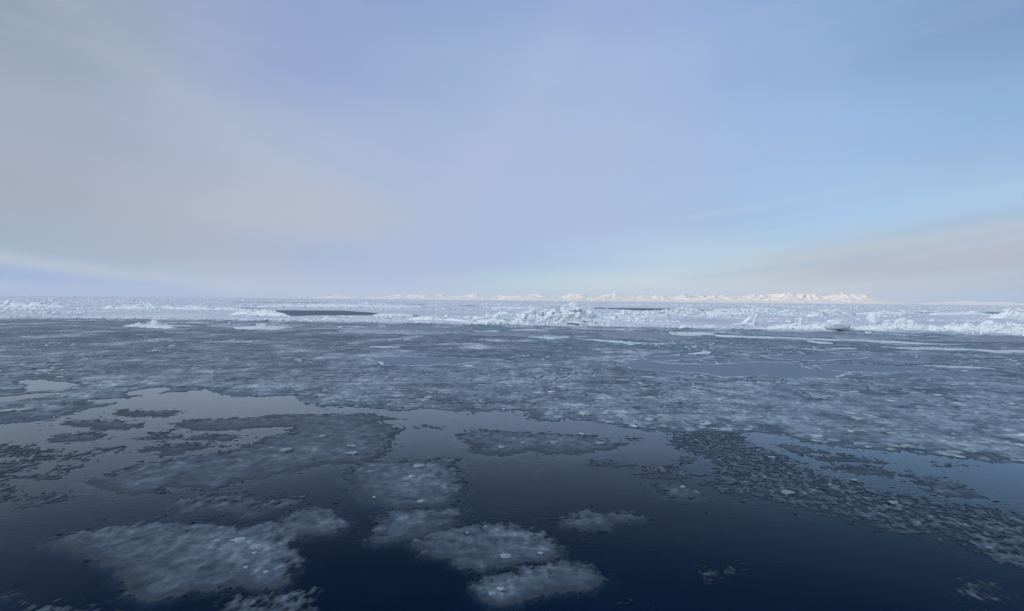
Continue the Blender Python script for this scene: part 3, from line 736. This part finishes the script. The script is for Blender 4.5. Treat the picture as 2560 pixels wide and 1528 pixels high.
patch('long tongue of dark broken slush running to the right edge',
      [(1664,1100),(1690,1086),(1760,1076),(1850,1083),(1870,1108),(1925,1128),(1975,1150),(2003,1168),(2060,1190),(2110,1200),(2160,1213),(2205,1230),(2300,1242),(2370,1260),(2450,1265),(2520,1278),(2600,1305),(2700,1340),(2700,1520),(2600,1450),(2480,1400),(2390,1350),(2300,1342),(2240,1335),(2190,1320),(2100,1300),(1960,1262),(1890,1245),(1790,1232),(1768,1210),(1790,1190),(1790,1165),(1768,1142),(1700,1125)], .36)
patch('small oval slush patch left of the long dark tongue', [(1678,1152),(1711,1140),(1747,1142),(1750,1151),(1714,1160)], .1)
patch('jagged slush patch at the left tip of the dark tongue', [(1585,1187),(1614,1171),(1675,1162),(1700,1163),(1690,1178),(1750,1182),(1765,1190),(1690,1200),(1630,1198)], .3)
patch('slush patch with a bright pale core under the dark tongue', [(1640,1217),(1700,1207),(1740,1225),(1772,1243),(1700,1247),(1660,1238)], 0)
patch('leaf shaped slush patch in the inlet on the right', [(2062,1170),(2120,1163),(2200,1167),(2246,1182),(2235,1196),(2170,1190),(2120,1184)], .15)
patch('slanting slush strip reaching toward the right edge', [(2252,1187),(2280,1181),(2340,1196),(2400,1212),(2450,1230),(2480,1251),(2440,1250),(2395,1248),(2340,1238),(2310,1218)], .1)
patch('slim slush strip near the packed slush edge in the right inlet', [(1935,1113),(1975,1110),(2030,1123),(2085,1130),(2070,1136),(1990,1136)], .1)
patch('second slim strip, just below the first in the right inlet', [(2020,1141),(2085,1137),(2140,1139),(2232,1159),(2215,1164),(2130,1157),(2050,1152)], .15)
patch('tiny dark fragment chain in the water at the right', [(2345,1169),(2370,1162),(2400,1156),(2418,1163),(2380,1169)], .25)
patch('narrow slush strip in the pool at the upper left', [(270,1034),(300,1025),(450,1027),(443,1037),(408,1044),(311,1044)], .1)
patch('pale edged slush patch below the packed slush on the left', [(145,1065),(166,1054),(242,1049),(360,1058),(356,1068),(311,1075),(225,1075),(207,1068)], 0)
patch('two part slush patch left of the long raft, pale underneath', [(95,1106),(138,1089),(207,1082),(273,1079),(266,1099),(207,1106),(131,1108)], .1)
patch('dark crumbly slush bit between the two part patch and the long raft', [(349,1098),(373,1085),(429,1075),(443,1092),(408,1103),(366,1101)], .3)
patch('smooth oval slush patch in front of the long raft', [(453,1098),(512,1085),(574,1087),(602,1094),(571,1104),(501,1103)], .05)
patch('slender slush band above the tip of the long raft', [(300,1131),(398,1113),(498,1106),(567,1115),(484,1127),(408,1142),(385,1130)], .15)
patch('short dark slush bit left of the slender band', [(235,1136),(250,1121),(305,1116),(295,1126),(250,1136)], .3)
patch('sparse dark slush scatter at the left edge', [(-60,1116),(0,1112),(60,1112),(110,1121),(148,1128),(100,1137),(40,1139),(-60,1145)], .42)
patch('dark comb shaped slush bit right of the sparse left scatter', [(145,1142),(180,1131),(222,1133),(192,1151),(150,1150)], .35)
patch('dark slanting slush band at the left edge', [(-80,1175),(0,1158),(70,1146),(142,1140),(105,1158),(0,1197),(-80,1215)], .2)
patch('small fragment island below the slanting left band', [(31,1197),(69,1182),(100,1185),(83,1198),(52,1202)], .2)
patch('slim fragment right of the small island on the left', [(92,1201),(104,1192),(155,1191),(130,1202)], .2)
patch('fragment above the slim fragment on the left', [(133,1175),(150,1167),(190,1169),(155,1183)], .3)
patch('slush wedge touching the left edge lower down', [(-60,1232),(0,1236),(50,1239),(42,1254),(0,1261),(-60,1264)], .15)
patch('slush corner at the left edge above the wedge', [(-60,1203),(0,1206),(28,1220),(28,1234),(-60,1232)], .25)
patch('bent slush patch near the left edge, alone in grey water', [(52,1271),(76,1245),(104,1236),(162,1230),(150,1248),(131,1260),(70,1274)], .15)
patch('thin broken line of fragments drifting in the central pool', [(1045,1066),(1070,1061),(1102,1070),(1075,1073)], .6)
patch('tiny pair of fragments right of the lens shaped patch', [(1558,1099),(1572,1093),(1588,1100),(1575,1104)], .25)
patch('crooked dark wisp in the dark water at the bottom right', [(1755,1438),(1790,1424),(1838,1416),(1835,1424),(1795,1434),(1762,1443)], .45)
patch('loose dark flecks near the bottom right corner', [(2380,1458),(2440,1448),(2520,1470),(2510,1500),(2430,1512),(2400,1490)], .62)

# the packed slush field
POOLS = [PP(p) for p in (
    [(33,951),(80,949),(150,953),(215,962),(170,972),(110,980),(70,978),(60,965)],
    [(-200,1008),(-50,999),(60,986),(150,981),(140,988),(60,1000),(-50,1012),(-200,1022)],
    [(288,986),(330,976),(420,966),(432,974),(360,992)],
    [(210,1000),(300,996),(330,1004),(240,1010)],
    [(1280,838.6),(1372,837.5),(1425,840),(1430,844),(1380,849),(1335,846)],
    [(1425,845),(1520,850),(1600,856),(1690,860),(1600,860),(1500,855)],
    [(1665,829),(1760,830),(1800,834),(1770,838),(1710,841),(1678,836)],
    [(1740,835),(1850,838),(1960,842),(2080,847),(2240,853),(2080,852),(1940,847),(1800,843)],
    [(2010,850),(2060,853),(2100,861),(2050,860),(2012,855)],
    [(2064,841),(2130,843),(2230,852),(2330,858),(2440,862),(2330,862),(2200,858),(2110,851)],
    [(2200,867),(2330,866),(2420,871),(2500,876),(2400,877),(2280,874)],
    [(2440,876),(2560,874),(2620,882),(2500,883)],
    [(1710,884),(1760,877),(1790,880),(1740,888)],
    [(2000,868),(2120,870),(2200,873),(2100,873)],
    [(1800,955),(1860,953),(1930,957),(1960,960),(1880,959)],
    [(900,868),(960,864),(1020,868),(960,871)], [(1180,827),(1260,826),(1255,830),(1200,832)], [(1560,858),(1600,862),(1560,864)],
    [(2250,912),(2420,915),(2500,922),(2380,920)])]
PLATES = [
 ('smooth dark young ice plate left of centre with a pale rim', [(916,898),(963,892),(1126,894),(1270,901),(1162,909),(1137,917),(1100,911),(1071,916),(1017,915),(956,914),(945,907)]),
 ('largest smooth young ice plate, right of centre, with a wavy pale rim', [(1540,912),(1600,903),(1700,911),(1797,911),(1884,905),(2004,910),(2007,918),(2058,927),(2130,934),(2094,947),(1968,947),(1913,941),(1863,943),(1805,946),(1750,935),(1660,929),(1580,924)]),
 ('narrow smooth young ice plate behind the largest one', [(1600,893),(1700,889),(1790,893),(1760,899),(1680,903),(1610,901)]),
 ('slim smooth young ice plate right of the narrow one', [(1895,889),(2050,887),(2200,894),(2060,904),(1930,898)]),
 ('small round ended young ice plate with ringed edges at the right', [(2030,915),(2110,911),(2230,917),(2350,925),(2240,933),(2130,932),(2050,924)]),
]
NEAR = [(-2400, 1190), (-900, 1100), (-300, 1078), (0, 1064), (60, 1056), (150, 1053), (180, 1038), (250, 1022), (300, 1008), (330, 996), (400, 984), (470, 978), (512, 974), (555, 990), (600, 993), (730, 990), (762, 1010),
        (800, 1017), (872, 1017), (945, 1025), (1000, 1028), (1053, 1023), (1140, 1028), (1184, 1036), (1234, 1029), (1300, 1032), (1310, 1050), (1354, 1057), (1415, 1048), (1488, 1055), (1542, 1064),
        (1578, 1075), (1668, 1084), (1760, 1082), (1850, 1084), (1884, 1082), (1913, 1090), (1968, 1093), (2022, 1108), (2076, 1119), (2160, 1124), (2239, 1133), (2330, 1140), (2413, 1149), (2456, 1158),
        (2510, 1162), (2560, 1166), (2800, 1180), (4200, 1290)]
npts = PP(NEAR); far_pts = [(x * 1.0, y * 1.25 + 6) for x, y in fp[::-1]]
fieldpoly = np.array(list(npts) + [(p[0] * 1.25, p[1] * 1.22) for p in fp[::-1]])
inv = np.linspace(1 / 22., 1 / 235., 640)
bear = np.linspace(-1.3, 1.3, 1900)
Y = (1 / inv)[:, None] * np.ones((1, len(bear))); X = Y * bear[None, :]
Y = Y + .25 * (1 / inv)[:, None] * .004 * RNG.uniform(-1, 1, Y.shape)
nb_ = npts[:, 0] / npts[:, 1]
sel = Y > np.interp(bear, nb_, npts[:, 1])[None, :] * .82
sd = np.full(X.shape, -9.)
sd[sel] = sdf(X[sel], Y[sel], fieldpoly)
sc = np.clip(Y * .02, .5, 3.2)
w = sc * .5
sdw = sd + sc * .5 * fbm(X / 1.2, Y / 1.6, 4, 201, .6) 
e = np.clip(sdw / w, -3, 1)
n1 = fbm(X / 2.2, Y / 3.0, 4, 205, .55); n2 = fbm(X / .4, Y / .7, 3, 209, .6) + .5 * fbm(X / .16, Y / .3, 2, 213)
n0 = fbm(X / 14, Y / 18, 3, 215)
inner = np.clip(sdw / (w * 4), 0, 1)
left = sstep(.3, -.75, X / Y) * sstep(48, 34, Y)            # more broken on the left and near the edge
T = 1.0 * e + .65 * n1 + .8 * n2 * (1 - .4 * inner) + .35 * inner + .3 * n0 - .08 - .38 * left - .5 * (1 - np.clip(sdw / (Y * .11), 0, 1)) * (1 + .8 * fbm(X / 3, Y / 4, 3, 219))
# far zone: bigger floes of young ice, with thin leads between them
farz = sstep(62, 95, Y)
cell = np.abs(fbm(X / 9, Y / 13, 4, 231, .6)); crack = sstep(.085, .0, cell) * farz
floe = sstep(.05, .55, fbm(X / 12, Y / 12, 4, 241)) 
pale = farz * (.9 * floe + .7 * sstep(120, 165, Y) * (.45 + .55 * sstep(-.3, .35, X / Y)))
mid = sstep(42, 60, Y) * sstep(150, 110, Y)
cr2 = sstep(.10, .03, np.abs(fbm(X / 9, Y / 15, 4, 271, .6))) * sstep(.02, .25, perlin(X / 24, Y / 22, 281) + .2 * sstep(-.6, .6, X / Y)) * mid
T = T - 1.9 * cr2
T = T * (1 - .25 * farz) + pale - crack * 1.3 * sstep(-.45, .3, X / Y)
for pl in POOLS:
    ym = pl[:, 1].mean(); q = (Y > pl[:, 1].min() * .9) & (Y < pl[:, 1].max() * 1.1) & (X > pl[:, 0].min() - 6) & (X < pl[:, 0].max() + 6)
    if q.any():
        s_ = -sdf(X[q], Y[q], pl) + ym * .012 * fbm(X[q] / (ym * .03), Y[q] / (ym * .045), 4, 251)
        T[q] = np.minimum(T[q], s_ / (ym * .008) + .3)
PLW = [PP(p) for _, p in PLATES]
for pl in PLW:
    ym = pl[:, 1].mean(); q = (Y > pl[:, 1].min() * .9) & (Y < pl[:, 1].max() * 1.1)
    T[q] = np.minimum(T[q], -sdf(X[q], Y[q], pl) / (ym * .006) + .9)
T = np.clip(T, -1.5, 2.6)
lump = np.clip(fbm(X / .6, Y / .7, 3, 261), 0, 1)
Z = .014 + .02 * np.clip(T, 0, 2.4) + (.06 + .001 * Y) * lump ** 1.5 * sstep(.4, 1.3, T)
Z = np.where(T > 0, Z, np.maximum(T * .08, -.2))
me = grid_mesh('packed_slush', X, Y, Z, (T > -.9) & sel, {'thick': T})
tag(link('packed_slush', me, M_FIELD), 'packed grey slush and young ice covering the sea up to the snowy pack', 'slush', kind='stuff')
FT = T; FX = X; FY = Y

for (lab, _), pl in zip(PLATES, PLW):
    c = pl.mean(0); D = c[1]
    lo = pl.min(0) - D * .01; hi = pl.max(0) + D * .01
    X, Y = np.meshgrid(np.arange(lo[0], hi[0], D * .0018), np.arange(lo[1], hi[1], D * D * .00006))
    s_ = sdf(X, Y, pl) + D * .006 * fbm(X / (D * .04), Y / (D * .06), 4, 301)
    k = s_ / (D * .010)
    rim = np.exp(-((k - .25) / .28) ** 2) * (.55 + .9 * np.clip(fbm(X / 3, Y / 3, 2, 305) + .4, 0, 1))
    Z = .03 + .05 * rim * (k > 0)
    Z = np.where(k < -.3, -.05, Z)
    me = grid_mesh('ice_plate', X, Y, Z, k > -.3, {'thick': np.clip(rim, 0, 1)}, c)
    tag(link('ice_plate', me, M_PLATE, loc=(c[0], c[1], 0)), lab, 'ice plate', 'smooth young ice plates in the slush')

# ------------------------------------------------------------------ small snowy floes ahead of the pack
def floe_obj(label, pts, peaks, mat=None):
    pl = PP(pts); c = pl.mean(0); D = c[1]
    lo = pl.min(0) - 1.5; hi = pl.max(0) + 1.5
    X, Y = np.meshgrid(np.arange(lo[0], hi[0], D * .0011), np.arange(lo[1], hi[1], D * .0022))
    s_ = sdf(X, Y, pl) - 1.5 + 1.9 * fbm(X / 3.5, Y / 3.5, 4, 401)
    k = np.clip(s_ / 1.6, -1, 1)
    Z = .22 * sstep(-.1, .6, k) + .12 * fbm(X / 1.2, Y / 1.2, 4, 411) * (k > 0)
    for px, wpx, hpx in peaks:
        x0 = P(px, np.mean([p[1] for p in pts]))[0]; m = D / FPX
        rr = ((X - x0) / (wpx * m * .5)) ** 2 + ((Y - c[1]) / max(1.2, wpx * m * .45)) ** 2
        Z += 1.25 * hpx * m * np.exp(-rr) * (.75 + .5 * np.abs(fbm(X / .8, Y / .8, 3, 421))) * (k > -.2)
    Z = np.where(k < -.2, -.2, np.maximum(Z, .02))
    root = bpy.data.objects.new('snowy_floe', None); COL.objects.link(root); root.location = (c[0], c[1], 0)
    tag(root, label, 'ice floe', 'small snowy floes in front of the pack')
    link('floe_slab', grid_mesh('floe_slab', X, Y, Z, k > -.2, {'thick': np.clip(k + .3, -1, 1)}, c), mat or M_SNOWD, root)
    for px, wpx, hpx in peaks:
        x0 = P(px, np.mean([p[1] for p in pts]))[0]; m = D / FPX
        for j in range(7):
            s = hpx * m * RNG.uniform(.3, .7)
            o = link('ice_block', ME_CHUNK[RNG.integers(0, 8)], None, root)
            dx = RNG.normal(0, wpx * m * .28); zz = hpx * m * math.exp(-(dx / (wpx * m * .5)) ** 2)
            o.location = (x0 + dx - c[0], RNG.normal(-.5, .6), .2 + zz * .75)
            o.scale = (s * 1.3, s, s); o.rotation_euler = tuple(RNG.uniform(-.7, .7, 3))
floe_obj('snowy floe with a white rounded mound, foremost floe on the left', [(296,818),(330,811),(420,811),(452,817),(455,823),(400,824),(350,820)], [(383, 26, 14), (336, 24, 7)])
floe_obj('low floe with a small standing block, right of the mounded floe', [(498,815),(560,809),(628,812),(640,817),(600,820),(530,819)], [(573, 10, 8)], M_DULL)
floe_obj('low floe with a rounded snow hump beside the small standing block floe', [(555,822),(620,817),(690,815),(745,821),(700,826),(600,826)], [(655, 22, 10)])
floe_obj('long thin floe with a sharp little spike at its left end', [(838,826),(860,824),(940,826),(1040,829),(1160,833),(1040,838),(900,835),(850,832)], [(845, 7, 12), (862, 26, 3)], M_DULL)
floe_obj('pale smooth floe between the spiked floe and the tallest ridge', [(880,820),(960,817),(1100,819),(1190,823),(1120,829),(960,826)], [(958, 18, 5)], M_WET)
floe_obj('flat floe in front of the tallest ridge, bordered by a pale lead', [(1130,834),(1200,830),(1290,832),(1400,838),(1320,842),(1200,841)], [], M_WET)
floe_obj('grey lavender floe left of the winding pale lead', [(1480,832),(1560,829),(1660,832),(1690,840),(1780,846),(1700,850),(1560,848),(1500,842)], [(1665, 20, 4)], M_WET)
floe_obj('long lavender floe under the right front ridge', [(1880,832),(2000,834),(2150,838),(2300,843),(2250,850),(2080,845),(1920,840)], [(2030, 14, 4)], M_WET)
floe_obj('lavender floe at the right edge in front of the rubble ridge', [(2340,846),(2450,842),(2620,846),(2700,853),(2500,856),(2380,853)], [(2430, 14, 3)], M_WET)
floe_obj('narrow drifting floe near the far left edge', [(20,850),(40,847),(56,849),(54,853),(30,853)], [], M_WET)

# ------------------------------------------------------------------ rounded lumps in the slush
def ico(sub, seed):
    bm = bmesh.new(); bmesh.ops.create_icosphere(bm, subdivisions=sub, radius=.5)
    co = np.array([v.co[:] for v in bm.verts])
    n_ = perlin(co[:, 0] * 3 + seed, co[:, 1] * 3 + co[:, 2] * 2, seed)
    co *= (1 + .35 * n_)[:, None]
    bm.verts.index_update(); F = np.array([[v.index for v in f.verts] for f in bm.faces]); bm.free()
    return co, F
T_LUMP = [ico(2, k) for k in range(6)]
n = 26000
ri = RNG.integers(0, FT.shape[0], n); ci = RNG.integers(150, FT.shape[1] - 150, n)
tt = FT[ri, ci]; xx = FX[ri, ci]; yy = FY[ri, ci]
kp = (tt > .75) & (yy < 150) & ((fbm(xx / 3, yy / 4, 3, 500) + RNG.normal(0, .2, n)) > .02)
xx, yy = xx[kp], yy[kp]; n = len(xx)
s = np.minimum(RNG.lognormal(-1.6, .5, n), .55) * (.8 + yy / 90)
me = scatter_mesh('slush_lumps', T_LUMP, np.stack([xx, yy, .03 + s * .01], -1), np.stack([s * 1.6, s, s * .17], -1), np.stack([RNG.normal(0, .02, n), RNG.normal(0, .02, n), RNG.uniform(0, 6.3, n)], -1), np.clip(RNG.beta(2, 3, n), 0, .95), True)
tag(link('slush_lumps', me, M_LUMP), 'countless small rounded lumps frozen into the packed slush', 'ice lumps', kind='stuff')
print('lumps', n)

n = 26000
bb = RNG.uniform(-1.05, 1.05, n); yy = 1 / RNG.uniform(1 / 45., 1 / 12.5, n); xx = bb * yy
near_ = np.full(n, -9.)
for pl, th_ in PATCH: near_ = np.maximum(near_, sdf(xx, yy, pl) + (.25 if th_ > .3 else 0))
near_ = np.maximum(near_, sdf(xx, yy, fieldpoly))
clump = fbm(xx / 1.1, yy / 1.3, 3, 700) + .45 * fbm(xx / 5, yy / 6, 2, 710)
kp = (near_ < .02) & ((RNG.random(n) < .55 * np.exp(near_ / (.010 * yy))) & (clump > -.1) | (clump > .95) & (RNG.random(n) < .12))
xx, yy = xx[kp], yy[kp]; n = len(xx); s = np.minimum(RNG.lognormal(-2.6, .45, n), .16) * (.6 + yy / 40)
me = scatter_mesh('slush_flecks', T_FAR, np.stack([xx, yy, np.full(n, .004)], -1), np.stack([s * 1.8, s * 1.2, s * .12], -1), np.stack([RNG.normal(0, .05, n), RNG.normal(0, .05, n), RNG.uniform(-.5, .5, n)], -1), RNG.random(n), True)
M_FLECK, t = material('wet_dark_ice')
b = t.n('ShaderNodeBsdfPrincipled'); t.l(t.ramp(t.attr('tint'), [(0, (.012, .022, .035, 1)), (.8, (.02, .036, .058, 1)), (1, (.05, .08, .11, 1))]), b.inputs['Base Color']); b.inputs['Roughness'].default_value = .7; b.inputs['Specular IOR Level'].default_value = .04
o = t.n('ShaderNodeOutputMaterial'); t.l(b.outputs[0], o.inputs[0])
tag(link('slush_flecks', me, M_FLECK), 'countless tiny dark flecks of wet ice drifting around the slush patches', 'ice flecks', kind='stuff')
print('flecks', n)

def chunk(label, x, y, wpx, hpx, tint, group=None, sub=.0):
    p = P(x, y); m = p[1] / FPX; V, F = ico(4, int(x) % 31)
    if y > 1090: wpx *= .7; hpx *= .6; tint *= .72
    W_, H_ = wpx * m, hpx * m
    n_ = fbm(V[:, 0] * 5 + x, V[:, 1] * 5 + V[:, 2] * 3, 3, 5)
    V = V * (1 + .18 * n_)[:, None]
    V = V * np.array([W_ * 1.1, W_ * .9, H_ * 1.15])
    me = raw_mesh('ice_chunk', V, F, 3, {'tint': np.full(len(V), tint * .8)})
    o = link('ice_chunk', me, M_LUMP); o.location = (p[0], p[1] + W_ * .4, .03 + H_ * .14 - sub); o.rotation_euler = (0, 0, RNG.uniform(-.3, .3))
    tag(o, label, 'ice chunk', group)
G = 'bright rounded chunks in the slush'
chunk('brightest rounded chunk at the lower right end of the long slush raft', 880, 1138, 34, 11, .82, G)
chunk('flat chunk just above the brightest one in the long slush raft', 877, 1119, 32, 7, .66, G)
chunk('pair half of tiny white bits in the long slush raft, left of the flat chunk', 677, 1122, 12, 5, .85, G)
chunk('flat grey plate in the upper right of the long slush raft', 805, 1095, 30, 7, .55, G)
chunk('smooth grey plate in the middle of the long slush raft', 712, 1130, 46, 9, .45, G)
chunk('bright chunk in the middle of the tall patch left of centre', 1028, 1196, 22, 8, .85, G)
chunk('pale chunk near the bottom of the tall patch left of centre', 1052, 1258, 28, 7, .6, G)
chunk('broad pale chunk at the top of the tall patch left of centre', 1045, 1170, 42, 8, .5, G)
chunk('little bright knob at the lower left rim of the tall patch', 935, 1247, 12, 8, .7, G)
chunk('oblong pale chunk in the huge bottom left patch', 592, 1358, 42, 9, .7, G)
chunk('bright small chunk right of the oblong one in the huge patch', 634, 1388, 18, 8, .9, G)
chunk('bright small chunk lowest in the huge patch', 613, 1424, 18, 8, .8, G)
chunk('thin pale chunk by the right rim of the huge patch', 662, 1436, 22, 6, .55, G)
chunk('white chunk on the left end of the lowest bottom patch', 1252, 1480, 30, 10, .75, G)
chunk('dim pale chunk beside the white one on the lowest bottom patch', 1230, 1490, 24, 9, .55, G)
chunk('bright chunk at the right rim of the round bottom patch', 1352, 1388, 18, 7, .85, G)
chunk('dim chunk at the lower middle of the round bottom patch', 1265, 1398, 40, 10, .45, G)
chunk('small bright chunk at the upper left of the round bottom patch', 1168, 1336, 14, 6, .7, G)
chunk('pale chunk in the middle of the lens shaped patch', 1385, 1110, 36, 9, .6, G)
chunk('pale chunk left of the middle in the lens shaped patch', 1308, 1110, 22, 7, .6, G)
chunk('dull chunk in the lower left of the lens shaped patch', 1256, 1122, 24, 7, .55, G)
chunk('small chunk on the top rim of the lens shaped patch', 1457, 1089, 20, 5, .65, G)
chunk('oval chunk at the right of the lens shaped patch', 1503, 1113, 34, 7, .55, G)
chunk('large boxy chunk at the packed slush edge on the right', 2277, 1122, 42, 14, .75, G)
chunk('angular bright chunk right of the boxy one at the slush edge', 2436, 1132, 46, 12, .7, G)
chunk('low pale chunk between the boxy and the angular chunk', 2367, 1137, 38, 10, .55, G)
chunk('bright oval chunk at the packed slush edge right of centre', 1462, 1040, 28, 9, .8, G)
chunk('dull oval chunk left of the bright oval one near the slush edge', 1375, 1040, 30, 8, .6, G)
chunk('bright core of the patch under the dark tongue', 1708, 1221, 18, 8, .8, G)
chunk('bright chunk in the upper part of the dark tongue', 1934, 1147, 26, 6, .42, G)
chunk('long dim chunk in the lower part of the dark tongue', 1975, 1237, 46, 6, .3, G)
chunk('dim chunk right of the long one in the dark tongue', 2240, 1262, 34, 6, .3, G)
chunk('pair of pale bits by the right branch of the dark tongue', 2140, 1204, 22, 5, .7, G)
chunk('pale half sunk chunk at the right edge near the bottom', 2538, 1405, 70, 18, .15, G, .10)
chunk('rounded chunk in the packed slush near the upper centre', 1072, 998, 26, 6, .7, G)
chunk('pale chunk in the packed slush above the right hand inlet', 2062, 998, 40, 6, .6, G)
chunk('pale chunk in the packed slush below the largest plate', 1720, 1003, 40, 6, .65, G)
chunk('small bright chunk in the packed slush right of the largest plate', 2352, 1017, 12, 5, .8, G)

# ------------------------------------------------------------------ unseen cloud, added to keep the near ice in shade, and the air
def cloud():
    A, B = np.meshgrid(np.linspace(0, 2 * np.pi, 97), np.linspace(0, np.pi, 33))
    x = np.cos(A) * np.sin(B); y = np.sin(A) * np.sin(B); z = np.cos(B)
    r = 1 + .12 * fbm(x * 3 + 5, y * 3 + z * 2, 4, 600)
    off = 950 / math.tan(R(SUN_EL))
    cx_, cy_ = sv.x / math.hypot(sv.x, sv.y) * off, sv.y / math.hypot(sv.x, sv.y) * off + 2600
    X = x * r * 8500; Y = y * r * 4700; Z = np.sign(z) * np.abs(z) ** .5 * r * 260
    V = np.stack([X, Y, Z], -1)
    me = grid_mesh('unseen_shade_cloud', X, Y, Z, np.ones(X.shape, bool), {})
    o = link('unseen_shade_cloud', me, M_CLOUD, loc=(cx_, cy_, 950)); structure(o)
    print('cloud', cx_, cy_)
cloud()

HAZE_DENSITY = 1.9e-5
bm = bmesh.new(); bmesh.ops.create_cube(bm, size=1); me = bpy.data.meshes.new('haze'); bm.to_mesh(me); bm.free()
hz = link('haze', me); hz.scale = (64000, 36000, 530); hz.location = (0, 14000, 258)
hm, ht = material('haze_air')
pv = ht.n('ShaderNodeVolumePrincipled'); pv.inputs['Color'].default_value = (.80, .88, 1, 1); pv.inputs['Density'].default_value = HAZE_DENSITY; pv.inputs['Anisotropy'].default_value = .2
ho = ht.n('ShaderNodeOutputMaterial'); ht.l(pv.outputs[0], ho.inputs['Volume'])
me.materials.append(hm); hz['kind'] = 'stuff'; hz['label'] = 'thin cold air haze over the ice'; hz['category'] = 'haze'

SC.cycles.max_bounces = 6; SC.cycles.transparent_max_bounces = 16; SC.cycles.volume_bounces = 1
SC.cycles.diffuse_bounces = 3; SC.cycles.glossy_bounces = 3
